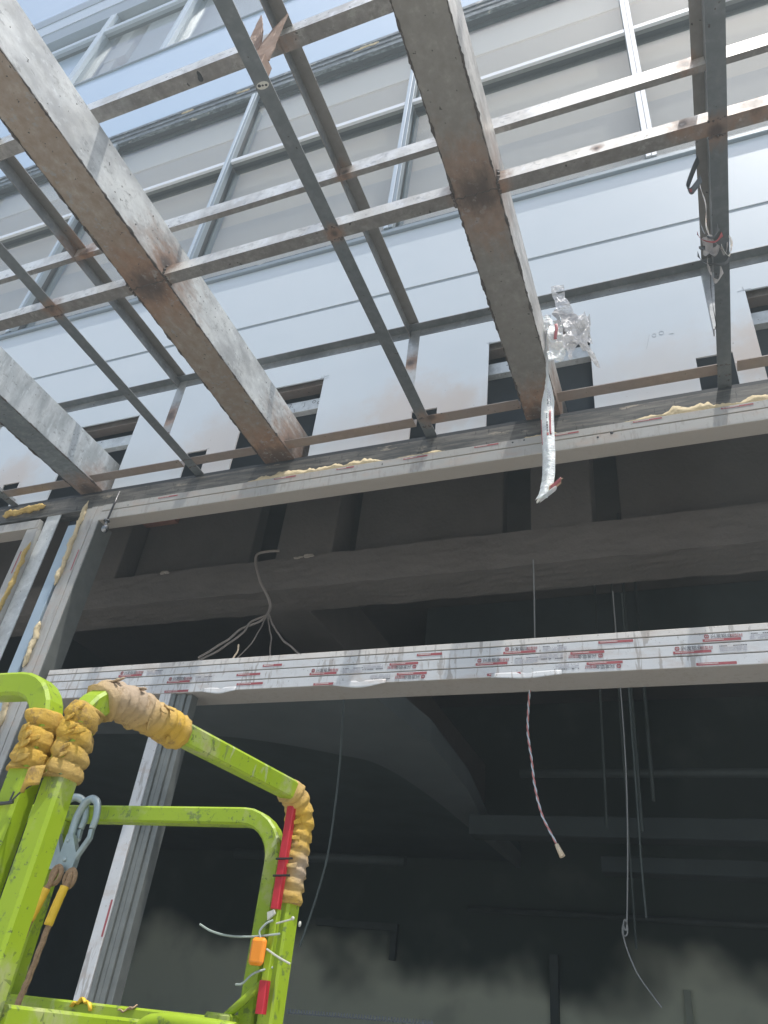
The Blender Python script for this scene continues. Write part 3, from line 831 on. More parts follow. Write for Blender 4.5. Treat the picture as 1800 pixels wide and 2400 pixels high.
def split(a, b_, xs, gap):
    out = []; cur = a
    for x in sorted(xs):
        if a < x < b_: out.append((cur, x-gap)); cur = x+gap
    out.append((cur, b_)); return out
for (a, b_) in segs:
    # P2: lower angle, leg in front, cut against the girders
    MB().prism(lpro(2.16, ZB, .078, .082, .006), 'x', a+.004, b_-.004).build('purlin', 'purlin', can)
    # ledger close to the wall, one angle per gap between the bars
    for (c, d) in split(a+.012, b_-.012, [x+.02 for x in LX], .055):
        MB().prism(lpro(3.872, ZB+.004, -.092, .07, .006), 'x', c, d).build('ledger', 'ledger', can)
for (a, b_) in GX:
    for x, sg in ((a, -1), (b_, 1)):
        m = MB()
        for k in range(11):
            t_ = k/10
            yy, zz = (2.16+.078*(t_-.5)*2, ZB) if t_ > .5 else (2.16, ZB+.082*(1-t_*2))
            m.ball((x+sg*random.uniform(.001, .007), yy+random.uniform(-.006, .006), zz+random.uniform(-.005, .005)), random.uniform(.005, .012), seg=8)
        m.build('weld_bead', 'weld', can)
MB().prism(lpro(1.347, 4.225, .083, .10, .006), 'x', -9, 7).build('purlin', 'purlin', can)
MB().prism(lpro(2.157, 4.225, .036, .112, .006), 'x', -9, 7).build('purlin', 'purlin', can)
MB().prism([(3.478, 4.222), (3.478, 4.286), (3.415, 4.286), (3.415, 4.291), (3.484, 4.291), (3.484, 4.222)], 'x', -9, 7).build('purlin', 'lower', can)
for x in LX:
    w_ = .08
    # lower bar: angle with the flange underneath and its leg on the far side from the camera
    side = -1 if x < 0 else 1
    if side < 0: pr = lpro(x, ZB-.003, .085, .08, .006)
    else: pr = lpro(x+.04, ZB-.003, -.082, .08, .006)
    o = MB().prism(pr, 'y', -2.0, 4.45).build('lower_bar', 'lower', can)
    # upper bar
    if side < 0: pr = [(x+.005, 4.220), (x+.005, 4.312), (x+.085, 4.312), (x+.085, 4.306), (x+.011, 4.306), (x+.011, 4.220)]
    else: pr = [(x+.02, 4.220), (x+.02, 4.312), (x-.045, 4.312), (x-.045, 4.306), (x+.014, 4.306), (x+.014, 4.220)]
    MB().prism(pr, 'y', -2.0, 3.476).build('upper_bar', 'upper', can)
    # post between them near the wall
    if side < 0: pr = [(x, 3.475), (x+.082, 3.475), (x+.082, 3.481), (x+.02, 3.481), (x+.02, 3.535), (x, 3.535)]
    else: pr = [(x-.055, 3.475), (x+.03, 3.475), (x+.03, 3.481), (x-.049, 3.481), (x-.049, 3.535), (x-.055, 3.535)]
    MB().prism(pr, 'z', ZB+.004, 4.30).build('post', 'galv', can)
    # weld lumps at the joints
    m = MB()
    for (yy, zz) in ((2.16, ZB), (2.24, ZB), (3.79, ZB), (3.88, ZB), (3.475, ZB+.01)):
        for k in range(8): m.ball((x+.01+.075*k/8 if side < 0 else x-.04+.08*k/8, yy+random.uniform(-.006, .006), zz+random.uniform(-.002, .003)), random.uniform(.004, .009), seg=8)
    m.build('weld_bead', 'weld', can)
# burnt open post at the front bar, its top cut to a V
b = MB()
def leg(p0, p1, tops, zb, rise=0.):     # one leg of the angle post: bottom edge p0-p1, ragged burnt top
    def f(u, v):
        x = p0[0]+(p1[0]-p0[0])*u; y = p0[1]+(p1[1]-p0[1])*u
        zt = tops[0]+(tops[1]-tops[0])*u**.8+.012*mnoise.noise(Vector((x*60, y*60, 1)))
        zl = zb+rise*u**.7
        return (x, y, zl+(zt-zl)*v)
    b.patch(f, 12, 12, .006, smooth=False)
leg((-1.590, 1.276), (-1.700, 1.29), (3.99, 4.45), 3.80, .37); leg((-1.588, 1.276), (-1.508, 1.29), (3.99, 4.31), 3.80)
for v in b.bm.verts: v.co += mnoise.noise_vector(v.co*26)*.004
b.build('burnt_post', 'rusty', can)
MB().box(-1.585, -1.515, 1.255, 1.33, 3.705, 3.80, bev=.003).build('burnt_post', 'rusty', can)
# bolt holes and burnt slots seen as dark marks
for (x, y, r) in ((-1.572, 1.345, .008), (-1.555, 1.348, .0055), (-1.538, 1.351, .006)): MB().ball((x, y, ZB-.003), r, (1.2, 1, .25), seg=8).build('bolt_hole', 'gasket', can)
MB().ball((-2.09, 1.385, 4.2255), .012, (1, 2.4, .3), seg=8).ball((-2.094, 1.40, 4.2255), .012, (1.4, 1.6, .3), seg=8).build('burn_slot', 'gasket', can)
MB().ball((-1.555, 1.348, ZB-.0025), .03, (1.4, .75, .03), seg=12).build('chalk_patch', 'tiewhite', can)

# ------------------------------------------------------------------ lift basket in the foreground
lift = thing('platform_lift', 'lime green lift basket with yellow foam wrapped round its top rails', 'platform lift', (-1.5, 1.3, -1.62))
def rail(name, pts, r, wd, mat='lime'):
    return MB().sqtube(fillet(pts, r), wd).build(name, mat, lift)
A1, B1 = (-.968, .975), (-.868, 1.645)
ARAIL = [(A1[0], A1[1], -.70), (A1[0], A1[1], .45), (-.905, 1.30, .45), (B1[0]-.012, B1[1], .45), (B1[0], B1[1], -.70)]
g1 = MB().sqtube(fillet([ARAIL[0], ARAIL[1], ARAIL[3], ARAIL[4]], .075), .042).build('guard_rail', 'lime', lift)
A2 = (-1.036, .965)
g2 = rail('guard_rail', [(A2[0], A2[1], -.70), (A2[0], A2[1], .452), (-2.35, .93, .452), (-2.35, .93, -.70)], .075, .043)
g3 = rail('guard_rail', [(-2.32, 1.66, -.70), (-2.32, 1.66, .405), (-.935, 1.66, .405), (-.928, 1.66, -.70)], .10, .040)
rail('mid_rail', [(-2.31, 1.662, -.026), (-.95, 1.66, -.012)], .1, .036)
rail('mid_rail', [(-2.32, .95, -.03), (-1.06, .95, -.03)], .1, .036)
rail('post', [(-1.585, 1.66, -.70), (-1.585, 1.66, .384)], .1, .042)
rail('mid_rail', [(-.96, 1.0, -.03), (-.90, 1.60, -.03)], .1, .034)
b = MB(); b.tube([(-.968, 1.62, .004), (-.893, 1.62, .07)], .0085, 10); b.box(-1.005, -.945, 1.60, 1.645, -.012, .012, bev=.004); b.build('brace', 'lime', lift)
MB().tube(smooth([(-.90, 1.2, -.10), (-.862, 1.2, -.026), (-.83, 1.2, -.012), (-.79, 1.2, -.010), (-.70, 1.21, -.012)]), .012, 10).build('hose', 'lime', lift)
box('deck', 'steeldark', lift, -2.36, -.84, .92, 1.69, -.74, -.70)
b = MB()
for (x0, y0, x1, y1) in ((-2.36, .92, -.84, .93), (-2.36, 1.68, -.84, 1.69)): b.box(x0, x1, y0, y1, -.699, -.55)
b.build('toe_board', 'lime', lift)
for y in (1.02, 1.56):
    for s in (1, -1):
        b = MB(); b.sqtube([(-2.2, y+.03*s, -1.2 if s > 0 else -.77), (-1.0, y+.03*s, -.77 if s > 0 else -1.2)], .05); b.build('scissor_arm', 'steeldark', lift)
box('chassis', 'lime', lift, -2.3, -.9, 1.0, 1.6, -1.5, -1.22, bev=.02)
for x in (-2.05, -1.15):
    for y in (.955, 1.645):
        MB().tube([(x, y-.05, -1.49), (x, y+.05, -1.49)], .13, 20).build('wheel', 'tyre', lift)
# foam wraps wound round the rails
def wrap(path, r0, pitch, parent, seed, ridge=.24, saw=False):
    P = resample(path, .0045)
    n = 20
    def sc(i, k):
        ph = i*.0045/pitch + k/n + .25*mnoise.noise(Vector((i*.05, seed, 0)))
        f = ph % 1.
        bulge = 1-ridge*1.25*(abs(2*f-1)**7)-.12*f
        if saw: bulge = (.80+.22*f) if f < .9 else 1.0-(f-.9)*2.0
        a = 2*math.pi*k/n
        j = mnoise.noise(Vector((math.cos(a)*1.5+seed, math.sin(a)*1.5, i*.07)))
        j2 = mnoise.noise(Vector((math.cos(a)*4, math.sin(a)*4+seed, i*.28)))
        return bulge*(1+.13*j+.10*j2+.05*mnoise.noise(Vector((k*.9, i*.7, seed))))*(1+.06*mnoise.noise(Vector((math.floor(ph)*3.1, seed, 2))))
    m = MB(); m.tube(P, r0, n, scale=sc)
    rnd = random.Random(seed)
    for q in range(7):      # torn ends standing off the wrap
        i = rnd.randrange(3, len(P)-3); p = P[i]; d = (P[i+1]-P[i-1]).normalized()
        o = Vector((rnd.uniform(-.2, 1), -1, rnd.uniform(-.4, .8))); o = (o-d*o.dot(d)).normalized(); c = d.cross(o)
        w1, L = rnd.uniform(.006, .013), rnd.uniform(.010, .024)
        m.patch(lambda u, v, p=p, o=o, c=c, d=d, w1=w1, L=L: p+o*(r0*.93+.007*v*v)+c*(L*v-.004)+d*((u-.5)*w1*(1.2-.6*v)+.004*v), 4, 5, .003)
    for f in m.bm.faces: f.smooth = True
    return m.build('foam_wrap', 'wrap', parent)
full = fillet([ARAIL[0], ARAIL[1], ARAIL[3], ARAIL[4]], .075)
def part_of(path, f0):
    return [p for p in resample(path, .01) if f0(p)]
wrap(part_of(full, lambda p: .445 > p.z-.03*(p.y > .99) and p.y < .985 and p.z > .285), .0335, .029, g1, 1, .24)
wrap(part_of(full, lambda p: p.z > .43 and .995 < p.y < 1.215), .036, .021, g1, 2, .28, True)
wrap(part_of(full, lambda p: p.y > 1.575 and p.z > .22), .034, .026, g1, 3, .32, True)
wrap([(A2[0], A2[1], z/100) for z in range(30, 41)], .035, .034, g2, 4, .26)
b = MB(); b.patch(lambda u, v: (-1.0+.03*u, .938-.012*math.sin(u*3), .29-.03*v+.012*u), 8, 6, .006); b.build('foam_wrap', 'wrap', g1)
# wire twisted round the post
MB().tube(smooth([(-.975, .945, .285), (-1.005, .94, .262), (-1.018, .938, .245), (-1.02, .94, .262)]), .0016, 6).build('tie_wire', 'steeldark', g1)
MB().tube(smooth([(-1.066, .936, .242), (-1.03, .936, .243), (-1.012, .938, .246)]), .003, 6).build('tie_wire', 'steeldark', g2)

# lanyard hooks on the end rail
def hook(x, y, label, twist, zoff):
    t = thing('lanyard_hook', label, 'safety hook', (x, y, .40), 'safety hooks on the end rail')
    def L(p):
        u = p[0]*math.cos(twist); d = p[0]*math.sin(twist)
        return (x+u, y-.005+d+p[1]*.0, .40+p[2]+zoff)
    body = smooth([L(p) for p in ((-.030, 0, -.115), (-.035, 0, -.07), (-.036, 0, -.015), (-.022, 0, .022), (.0, 0, .034), (.024, 0, .022), (.036, 0, -.012), (.034, 0, -.04))])
    MB().tube(body, .0085, 10, scale=lambda i, k: 1.25-.35*abs(i/len(body)-.3)).build('hook_body', 'hook', t)
    MB().sqtube([L((.034, 0, -.042)), L((.036, 0, -.062)), L((.005, 0, -.112))], .012).build('gate', 'hook', t)
    b = MB()
    b.prism([(L((-.045, 0, 0))[0], L((0, 0, -.14))[2]), (L((.01, 0, 0))[0], L((0, 0, -.14))[2]), (L((.012, 0, 0))[0], L((0, 0, -.105))[2]), (L((-.02, 0, 0))[0], L((0, 0, -.055))[2]), (L((-.04, 0, 0))[0], L((0, 0, -.055))[2])], 'y', y-.012, y+.004)
    b.ball((x-.02*math.cos(twist), y-.012, .40-.115+zoff), .006); b.ball((x-.03*math.cos(twist), y-.012, .40-.07+zoff), .005)
    b.build('swivel_eye', 'hook', t)
    return t
def rope(label, pts, sl, rnd):
    t = thing('safety_rope', label, 'rope', pts[-1], 'ropes hanging from the hooks')
    P = smooth(pts, 8)
    MB().tube(P, .0068, 8, scale=lambda i, k: 1+.13*math.sin(i*2.1+k*.8)).build('rope_cord', 'rope', t)
    a, b_ = Vector(pts[0]), Vector(pts[1])
    lp = [a+Vector((.014*math.sin(q), 0, .020*math.cos(q)-.02)) for q in [2*math.pi*i/14 for i in range(15)]]
    MB().tube(lp, .006, 8).build('eye_loop', 'rope', t)
    MB().tube(smooth(sl, 5), .0105, 12, scale=lambda i, k: 1+.05*math.sin(i*3+rnd)).build('sleeve', 'sleeve', t)
hook(-1.53, 1.622, 'steel safety hook nearer the post, its rope sleeve faded and torn', .5, .003)
hook(-1.478, 1.622, 'steel safety hook farther from the post, with a bright yellow sleeve below', -.15, 0)
rope('brown rope in front of the green post with a dull torn yellow sleeve', [(-1.50, 1.60, .268), (-1.504, 1.59, .22), (-1.513, 1.58, .15), (-1.522, 1.578, .055), (-1.524, 1.578, -.03), (-1.53, 1.575, -.3), (-1.54, 1.57, -.6)],
     [(-1.503, 1.585, .215), (-1.507, 1.58, .18), (-1.512, 1.575, .145)], 0)
rope('brown rope hanging free with a bright yellow sleeve', [(-1.455, 1.60, .262), (-1.449, 1.59, .228), (-1.455, 1.58, .14), (-1.462, 1.578, .04), (-1.472, 1.576, -.05), (-1.49, 1.57, -.35), (-1.5, 1.57, -.62)],
     [(-1.449, 1.585, .222), (-1.452, 1.58, .18), (-1.456, 1.578, .138)], 1)
# red stick tied to the post
t = thing('red_stick', 'red square plastic stick tied upright to the lime green corner post', 'stick', (-.88, 1.605, .0))
b = MB(); b.sqtube([(-.882, 1.600, .462), (-.8805, 1.600, .205)], .018); b.build('rod', 'red', t)
MB().sqtube([(-.878, 1.602, .075), (-.876, 1.602, .018)], .018).build('rod', 'red', t)
MB().sqtube([(-.8803, 1.606, .2055), (-.8785, 1.606, .0745)], .016).build('sleeved_middle', 'lime', t)
b = MB()
for z in (.268, .302): b.sqtube([(-.893, 1.587, z), (-.855, 1.592, z+.003)], .004)
b.build('binding', 'black', t)
MB().prism([(-.893, .197), (-.878, .203), (-.874, .196), (-.889, .182)], 'y', 1.588, 1.594).build('torn_end', 'tiewhite', t)
# orange tag with plastic ties
t = thing('orange_tag', 'glossy orange oblong tag hanging beside the lime green corner post', 'tag', (-.893, 1.578, .122))
b = MB(); b.box(-.9115, -.876, 1.572, 1.586, .098, .149, bev=.006); 
bmesh.ops.bevel(b.bm, geom=list(b.bm.edges), offset=.0015, segments=1, affect='EDGES')
b.build('tag_plate', 'orange', t)
MB().tube(smooth([(-.893, 1.579, .148), (-.898, 1.58, .160), (-.888, 1.584, .175), (-.876, 1.59, .183)]), .0022, 6).build('tag_loop', 'tie', t)
def tie(label, pts, mat='tie', r=.0022):
    P = smooth(pts)
    return tag(MB().tube(P, r, 6).build('cable_tie', mat), label, 'cable tie', 'plastic ties round the corner post')
tie('long grey plastic tie end curving out to the left above the orange tag', [(-1.046, 1.578, .164), (-1.015, 1.58, .153), (-.971, 1.58, .147), (-.915, 1.582, .149), (-.86, 1.6, .16)])
tie('short grey plastic tie end curling out below the orange tag', [(-.932, 1.58, .062), (-.917, 1.58, .065), (-.897, 1.585, .085), (-.87, 1.61, .10)])
tie('short pale plastic tie end crossing the corner post right of the orange tag', [(-.875, 1.58, .129), (-.85, 1.59, .117), (-.826, 1.60, .108)], 'tiewhite', .002)
tag(MB().ball((-.835, 1.598, .190), .004, (1, .7, 1)).ball((-.824, 1.612, .182), .0042, (.8, .7, 1.3)).tube([(-.836, 1.6, .189), (-.875, 1.6, .178)], .0018, 6).build('post_clip', 'tiewhite'), 'small shiny clip on the lime green corner post above the orange tag', 'clip')
# scraps on the mid rail
b = MB(); b.patch(lambda u, v: (-1.375+.055*u+.006*math.sin(v*7), 1.632+.02*v, -.010+.016*math.sin(u*3.1)*(1-.3*v)+.004*math.sin(u*17)), 12, 6, .003)
tag(b.build('foam_scrap', 'sleeve'), 'torn yellow foam scrap lying on the green mid rail', 'foam scrap')
b = MB(); b.patch(lambda u, v: (-1.245+.04*u, 1.635+.012*v, -.006+.012*u*u+.003*math.sin(u*11+v*4)), 8, 4, .002)
tag(b.build('plaster_scrap', 'card'), 'pale brown scrap sticking up from the green mid rail', 'scrap')

# ------------------------------------------------------------------ film, wires and things hanging
# long printed film strip
t = thing('film_strip', 'long white printed film strip dangling from the grey girder with a curled end', 'plastic film', (-.60, 3.45, 3.3))
CL = smooth([(-.575, 3.46, 4.12), (-.585, 3.455, 3.90), (-.595, 3.45, 3.66), (-.594, 3.45, 3.52), (-.597, 3.45, 3.36), (-.603, 3.445, 3.10), (-.600, 3.44, 2.86), (-.602, 3.44, 2.72), (-.615, 3.43, 2.63), (-.637, 3.42, 2.565)], 8)
NW = len(CL)-1
def strip(u, v, off=0.):
    k = u*NW; i = min(int(k), NW-1); p = CL[i].lerp(CL[i+1], k-i)
    z = p.z
    wd = .030 if z > 3.9 else (.016+.018*(z-3.55)/.35 if z > 3.55 else .078-(.062*max(0, (z-3.33))/.22))
    wd = max(.014, wd) if z > 2.66 else .072
    tw = .25*math.sin(z*4)+(.9 if z > 3.5 else 0)*math.sin((z-3.5)*6)
    s = (v-.5)*wd
    fold = .010*math.cos((v-.5)*5)*(1 if z < 3.45 else .4)
    wr = .007*mnoise.noise(Vector((v*3, z*14, 0)))+.005*mnoise.noise(Vector((v*7, z*40, 3)))
    return (p.x+s*math.cos(tw)+.012*mnoise.noise(Vector((z*2.5, 0, 1)))*(z < 3.5), p.y+s*math.sin(tw)*.6-fold+wr-off, z+.3*wr)
MB().patch(lambda u, v: strip(u, v), 130, 10, .0015).build('film_sheet', 'strip', t)
def uz(z): # parameter where the centre line has this height
    for i in range(NW):
        if CL[i].z >= z >= CL[i+1].z: return (i+(CL[i].z-z)/(CL[i].z-CL[i+1].z))/NW
    return 1.
def pr(z0, z1, v0, v1, mat, off=.0025):
    a, c = uz(z0), uz(z1)
    return MB().patch(lambda u, v: strip(a+(c-a)*u, v0+(v1-v0)*v, off), 14, 3, .0008).build('film_print', mat, t)
pr(3.24, 3.04, .66, .80, 'red_print'); pr(3.18, 2.98, .005, .06, 'red_print')
for k in range(7):
    z = 3.42-.022*k; pr(z, z-.015, .50, .56, 'ink_grey'); pr(z-.01, z-.022, .61, .66, 'ink_grey'); pr(z-.02, z-.035, .71, .75, 'ink_grey')
pr(3.30, 3.285, .48, .56, 'ink'); pr(3.33, 3.315, .48, .55, 'ink')
for k in range(4): pr(3.145-.022*k, 3.129-.022*k, .47, .57, 'ink')
for k in range(3): pr(3.215-.015*k, 3.205-.015*k, .46, .52, 'ink'); 
pr(3.055, 3.032, .45, .60, 'red_print')
b = MB(); b.patch(lambda u, v: (-.600+.07*u+.01*v, 3.432-.02*math.sin(v*4), 2.60+.06*u+.075*v-.03*u*v), 8, 8, .0015, mi=0)
b.patch(lambda u, v: (-.590+.06*u+.004*v, 3.428-.02*math.sin((.1+.3*v)*4), 2.612+.052*u+.024*v), 6, 4, .001, mi=1)
b.patch(lambda u, v: (-.655+.09*u+.012*math.sin(v*5), 3.415+.02*math.cos(v*5), 2.545+.07*u+.012*math.sin(v*5)), 8, 10, .0015, mi=2)
b.build('curled_end', ['card', 'red_print', 'strip'], t)
# crumpled clear film tied to the upper bar
t = thing('crumpled_film', 'crumpled clear plastic film with a red print, knotted beside the white film strip', 'plastic film', (-.45, 3.45, 3.9))
def loft(pairs, y, amp, seed, nu=30, nv=18, mat='clear', name='film_fold', th=.0012):
    L = smooth([(p[0][0], y, p[0][1]) for p in pairs], 4); Rr = smooth([(p[1][0], y, p[1][1]) for p in pairs], 4)
    n = len(L)-1
    def f(u, v):
        k = u*n; i = min(int(k), n-1); a = L[i].lerp(L[i+1], k-i); c = Rr[i].lerp(Rr[i+1], k-i)
        p = a.lerp(c, v)
        q = mnoise.noise_vector(p*8+Vector((seed, 0, 0)))*amp
        q.y += amp*(.9*abs(mnoise.noise(p*17+Vector((0, seed, 0))))+.2*abs(mnoise.noise(p*39+Vector((0, 0, seed)))))
        return p+Vector((q.x*.25, q.y*1.7, q.z*.25))
    return MB().patch(f, nu, nv, th, smooth=False).build(name, mat, t)
loft([((-.545, 4.335), (-.455, 4.345)), ((-.540, 4.27), (-.455, 4.28)), ((-.525, 4.20), (-.45, 4.20)), ((-.52, 4.12), (-.42, 4.12)), ((-.51, 4.05), (-.40, 4.04)), ((-.50, 3.97), (-.385, 3.96)), ((-.49, 3.90), (-.38, 3.90))], 3.405, .02, 1)
loft([((-.545, 4.06), (-.525, 4.10)), ((-.50, 3.99), (-.46, 4.06)), ((-.46, 3.90), (-.39, 4.02)), ((-.45, 3.86), (-.38, 3.97))], 3.40, .01, 2, 10, 4, 'greytape')
loft([((-.56, 4.02), (-.49, 4.03)), ((-.575, 3.85), (-.475, 3.84)), ((-.585, 3.70), (-.47, 3.66)), ((-.575, 3.61), (-.485, 3.60))], 3.39, .03, 3, mat='strip')
loft([((-.62, 4.13), (-.58, 4.10)), ((-.61, 4.02), (-.54, 4.02)), ((-.60, 3.93), (-.535, 3.95))], 3.44, .02, 4, mat='strip')
loft([((-.48, 3.93), (-.34, 4.05)), ((-.46, 3.82), (-.31, 3.90)), ((-.42, 3.74), (-.33, 3.72)), ((-.36, 3.66), (-.30, 3.62)), ((-.29, 3.53), (-.265, 3.52))], 3.38, .045, 5)
loft([((-.40, 4.02), (-.31, 3.97)), ((-.42, 3.90), (-.35, 3.87)), ((-.45, 3.80), (-.38, 3.78))], 3.40, .04, 6)
loft([((-.33, 3.97), (-.30, 3.98)), ((-.35, 3.86), (-.31, 3.84)), ((-.36, 3.76), (-.30, 3.74))], 3.41, .03, 7)
loft([((-.48, 3.80), (-.40, 3.84)), ((-.48, 3.72), (-.37, 3.72)), ((-.455, 3.66), (-.425, 3.66)), ((-.455, 3.60), (-.43, 3.60))], 3.37, .03, 8)
MB().patch(lambda u, v: (-.527+.02*v+.006*math.sin(u*5), 3.362-.004*math.sin(u*4), 3.91-.14*u), 10, 3, .001).build('film_print', 'red_print', t)
# tape tangled on the right-hand bar
t = thing('tangled_tape', 'grey and red tape tangled round the rightmost bar', 'tape', (.44, 2.9, 3.7))
loft([((.355, 3.735), (.40, 3.76)), ((.37, 3.70), (.43, 3.72)), ((.36, 3.67), (.44, 3.69)), ((.37, 3.64), (.42, 3.64))], 2.86, .05, 11, 16, 10, 'greytape', 'tape_fold')
for (pts, wd, mat) in (([(.34, 2.78, 3.72), (.36, 2.80, 3.68), (.42, 2.82, 3.665), (.46, 2.80, 3.69)], .022, 'red_print'), ([(.40, 2.80, 3.69), (.44, 2.86, 3.67), (.47, 2.92, 3.672), (.485, 2.86, 3.70)], .03, 'greytape'),
                       ([(.365, 2.5, 3.72), (.385, 2.6, 3.69), (.38, 2.7, 3.66), (.40, 2.80, 3.68)], .018, 'strip'), ([(.37, 2.84, 3.66), (.345, 2.86, 3.70), (.36, 2.9, 3.74), (.42, 2.93, 3.70)], .03, 'darktape'),
                       ([(.335, 2.90, 3.70), (.36, 2.93, 3.655), (.42, 2.95, 3.64), (.47, 2.97, 3.66), (.50, 2.95, 3.70)], .04, 'darktape'),
                       ([(.38, 2.93, 3.67), (.39, 3.0, 3.63), (.42, 3.05, 3.62), (.45, 3.0, 3.66)], .05, 'greytape'),
                       ([(.355, 2.70, 3.72), (.37, 2.75, 3.66), (.41, 2.78, 3.65), (.44, 2.74, 3.68)], .035, 'darktape'),
                       ([(.45, 2.86, 3.67), (.485, 2.92, 3.65), (.505, 2.88, 3.69), (.49, 2.82, 3.70)], .03, 'strip'),
                       ([(.40, 2.95, 3.68), (.385, 3.1, 3.60), (.40, 3.3, 3.55), (.42, 3.45, 3.66)], .012, 'steeldark')):
    P = smooth(pts, 8); n = len(P)-1; wd *= 1.35
    def f(u, v, P=P, n=n, wd=wd):
        k = u*n; i = min(int(k), n-1); p = P[i].lerp(P[i+1], k-i)
        return p+Vector((.3*(v-.5)*wd*math.sin(u*7), (v-.5)*wd*(.6+.4*math.cos(u*5)), (v-.5)*wd*.5*math.sin(u*4+1)))
    MB().patch(f, 24, 4, .0012).build('tape_fold', mat, t)
t = thing('tape_loop', 'loop of dark tape with a red print sticking out left of the rightmost bar', 'tape', (.39, 2.75, 4.2))
lp = smooth([(.412, 2.70, 4.26), (.385, 2.72, 4.22), (.345, 2.74, 4.13), (.330, 2.75, 4.08), (.347, 2.76, 4.065), (.375, 2.76, 4.10), (.412, 2.76, 4.16)], 8)
def f(u, v):
    k = u*(len(lp)-1); i = min(int(k), len(lp)-2); p = lp[i].lerp(lp[i+1], k-i)
    return p+Vector((.012*v, (v-.5)*.06, .022*v))
MB().patch(f, 40, 4, .0014).build('tape_band', 'darktape', t)
MB().patch(lambda u, v: Vector(f(.62+.36*u, .2+.5*v))+Vector((-.001, -.002, -.0016)), 12, 3, .001).build('tape_print', 'red_print', t)

# steel drop rod with a ball end by the corner of the storefront
t = thing('plumb_rod', 'thin steel rod with a round ball end hanging below the bluish girder', 'hanging rod', (-4.33, 3.92, 3.2))
MB().tube([(-4.335, 3.93, 3.60), (-4.342, 3.92, 3.29)], .008, 10).build('rod', 'steeldark', t)
b = MB(); b.tube([(-4.342, 3.92, 3.296), (-4.342, 3.92, 3.288)], .027, 16); b.tube([(-4.341, 3.92, 3.29), (-4.336, 3.92, 3.25)], .013, 12)
b.ball((-4.33, 3.92, 3.212), .030, (1, 1, 1.35)); b.build('ball_end', 'ball', t)

def cable(name, label, pts, r, mat, cat='cable', group=None, n=6, wob=0.):
    P = smooth(pts, n)
    if wob: P = [p+mnoise.noise_vector(p*9)*wob for p in P]
    return tag(MB().tube(P, r, 6).build(name, mat), label, cat, group)
# bunch of wires behind the transom
t = thing('hanging_wires', 'bunch of stiff grey wires hanging from the concrete beam and splaying out above the transom', 'wires', (-3.5, 5.3, 3.3))
def wp(*pts, r=.009): MB().tube([p+mnoise.noise_vector(p*7)*.012 for p in smooth(pts, 8)], r, 6).build('wire_strand', 'wire', t)
wp((-3.60, 5.42, 3.835), (-3.80, 5.38, 3.81), (-3.80, 5.36, 3.70), (-3.71, 5.33, 3.51), (-3.50, 5.30, 3.17), (-3.48, 5.25, 3.02), r=.014)
wp((-3.46, 5.24, 3.04), (-3.50, 5.2, 2.95), (-3.62, 5.1, 2.82), (-3.68, 5.05, 2.70), (-3.76, 5.0, 2.62), (-3.86, 4.95, 2.50), r=.011)
wp((-3.47, 5.24, 3.03), (-3.56, 5.15, 2.92), (-3.57, 5.1, 2.79), (-3.68, 5.05, 2.66), (-3.80, 5.0, 2.55), (-3.88, 4.95, 2.46), r=.010)
wp((-3.46, 5.24, 3.04), (-3.42, 5.1, 2.80), (-3.46, 5.05, 2.62), (-3.50, 5.0, 2.50), r=.006)
wp((-3.46, 5.24, 3.04), (-3.36, 5.15, 2.85), (-3.28, 5.1, 2.70), (-3.22, 5.05, 2.50), r=.006)
wp((-3.46, 5.24, 3.05), (-3.36, 5.2, 2.90), (-3.20, 5.15, 2.72), (-3.02, 5.1, 2.58), (-2.9, 5.0, 2.47), r=.009)
cable('wire_stub', 'short bent yellowish wire end standing on the transom', [(-2.892, 4.08, 1.99), (-2.895, 4.08, 2.04), (-2.872, 4.08, 2.09), (-2.878, 4.08, 2.14)], .006, 'cream', 'wire')
cable('hanging_cable', 'thin pale cable hanging straight down behind the dangling film strip', [(-1.10, 5.46, 3.46), (-1.103, 5.5, 3.0), (-1.104, 5.5, 2.4)], .006, 'cable')
# twisted red and white cable under the transom
t = thing('twisted_cable', 'twisted red and pale blue cable dangling under the printed transom', 'cable', (-.87, 4.2, 1.3))
core = resample(smooth([(-.875, 4.2, 1.775), (-.884, 4.2, 1.66), (-.888, 4.2, 1.52), (-.868, 4.2, 1.364), (-.851, 4.2, 1.218), (-.815, 4.2, 1.069), (-.762, 4.2, .962), (-.735, 4.2, .91)], 10), .006)
for k, mt in ((0, 'pink_w'), (1, 'blue_w')):
    MB().tube([p+Vector((math.cos(i*.42+k*math.pi), math.sin(i*.42+k*math.pi), 0))*.0034 for i, p in enumerate(core)], .0042, 7).build('strand', mt, t)
MB().tube([(-.742, 4.2, .922), (-.712, 4.2, .862)], .013, 10, scale=lambda i, k: .8+.35*i).build('sleeve_end', 'cream', t)
cable('looped_cable', 'thin cable with a tied loop and a loose tail hanging in the dark interior', [(-.52, 6, 3.4), (-.525, 6, 1.87), (-.593, 6, .868), (-.625, 6, .81), (-.628, 6, .75), (-.60, 6, .76), (-.597, 6, .82), (-.615, 6, .84), (-.624, 6, .73), (-.559, 6, .543), (-.47, 6, .42), (-.42, 6, .357)], .005, 'cable')
cable('hanging_cable', 'dark cable hanging beside the looped cable in the interior', [(-.45, 6.05, 3.4), (-.466, 6.05, 1.87), (-.474, 6.05, 1.19), (-.472, 6.05, .87)], .008, 'duct')
cable('hanging_cable', 'thin dull grey cable hanging from the transom behind the green corner post', [(-2.27, 4.6, 1.95), (-2.25, 4.6, 1.7), (-2.229, 4.6, 1.437), (-2.225, 4.6, .97), (-2.26, 4.6, .70), (-2.33, 4.6, .40)], .0075, 'duct')
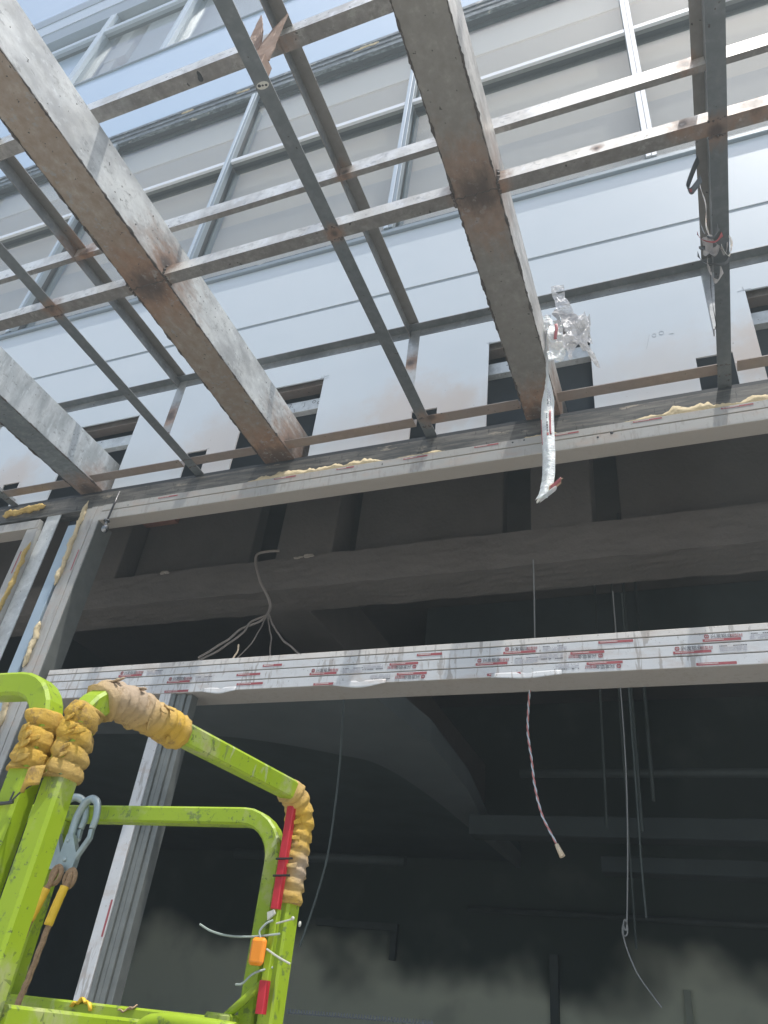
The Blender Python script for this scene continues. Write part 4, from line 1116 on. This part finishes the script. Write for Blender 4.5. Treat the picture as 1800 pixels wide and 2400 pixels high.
# pipes and rods in the interior
def pipe(label, a, b_, r, name='ceiling_pipe'): return tag(MB().tube([a, b_], r, 12).build(name, 'duct'), label, 'pipe', 'pipes under the interior ceiling')
pipe('straight grey pipe crossing the dark interior below the right end of the transom', (-2.0, 9, 2.75), (6.9, 9, 2.74), .05)
pipe('faint conduit running along the top of the pale back wall', (-3.6, 12.6, 1.80), (6.9, 12.6, 1.80), .04, 'conduit')
pipe('low faint pipe crossing behind the green corner post', (-6.6, 10.5, 2.05), (-3.9, 10.5, 2.03), .07)
for i, (x, y, z0, z1, r) in enumerate(((-.89, 8, 1.9, 5.19, .012), (-.44, 8.1, 2.2, 5.19, .018), (-.70, 8, .9, 5.19, .010), (-.52, 7.4, 1.75, 5.19, .013))):
    tag(MB().tube([(x, y, z1), (x-.03, y, z0)], r, 8).build('drop_rod', 'duct'), ['thinnest drop rod left of the looped cable', 'drop rod with its end right of the looped cable, in front of the grey pipe', 'long drop rod reaching below the grey pipe', 'drop rod close to the looped cable'][i], 'drop rod', 'drop rods in the dark interior')
P = resample([(-4.6, 9, .158), (-3.9, 9, .178), (-2.9, 9, .205)], .006)
tag(MB().tube([p+Vector((0, math.cos(i*1.1), math.sin(i*1.1)))*.02 for i, p in enumerate(P)], .007, 5).build('coiled_hose', 'hose'), 'white coiled hose stretched across the lower interior right of the green post', 'hose')

# thin haze round the whole place, added in place of lens glare
hb = MB().box(-320, 320, -320, 320, -2.7, 26, bev=0)
hm = bpy.data.materials.new('glare_veil'); hm.use_nodes = True
hm.node_tree.nodes.remove(hm.node_tree.nodes['Principled BSDF'])
pv = hm.node_tree.nodes.new('ShaderNodeVolumePrincipled')
pv.inputs['Color'].default_value = (.78, .93, 1., 1)
pv.inputs['Density'].default_value = .012
pv.inputs['Anisotropy'].default_value = .3
hm.node_tree.links.new(pv.outputs[0], hm.node_tree.nodes['Material Output'].inputs['Volume'])
tag(hb.build('haze', hm), 'thin bluish haze added in place of lens glare', 'haze', kind='stuff')
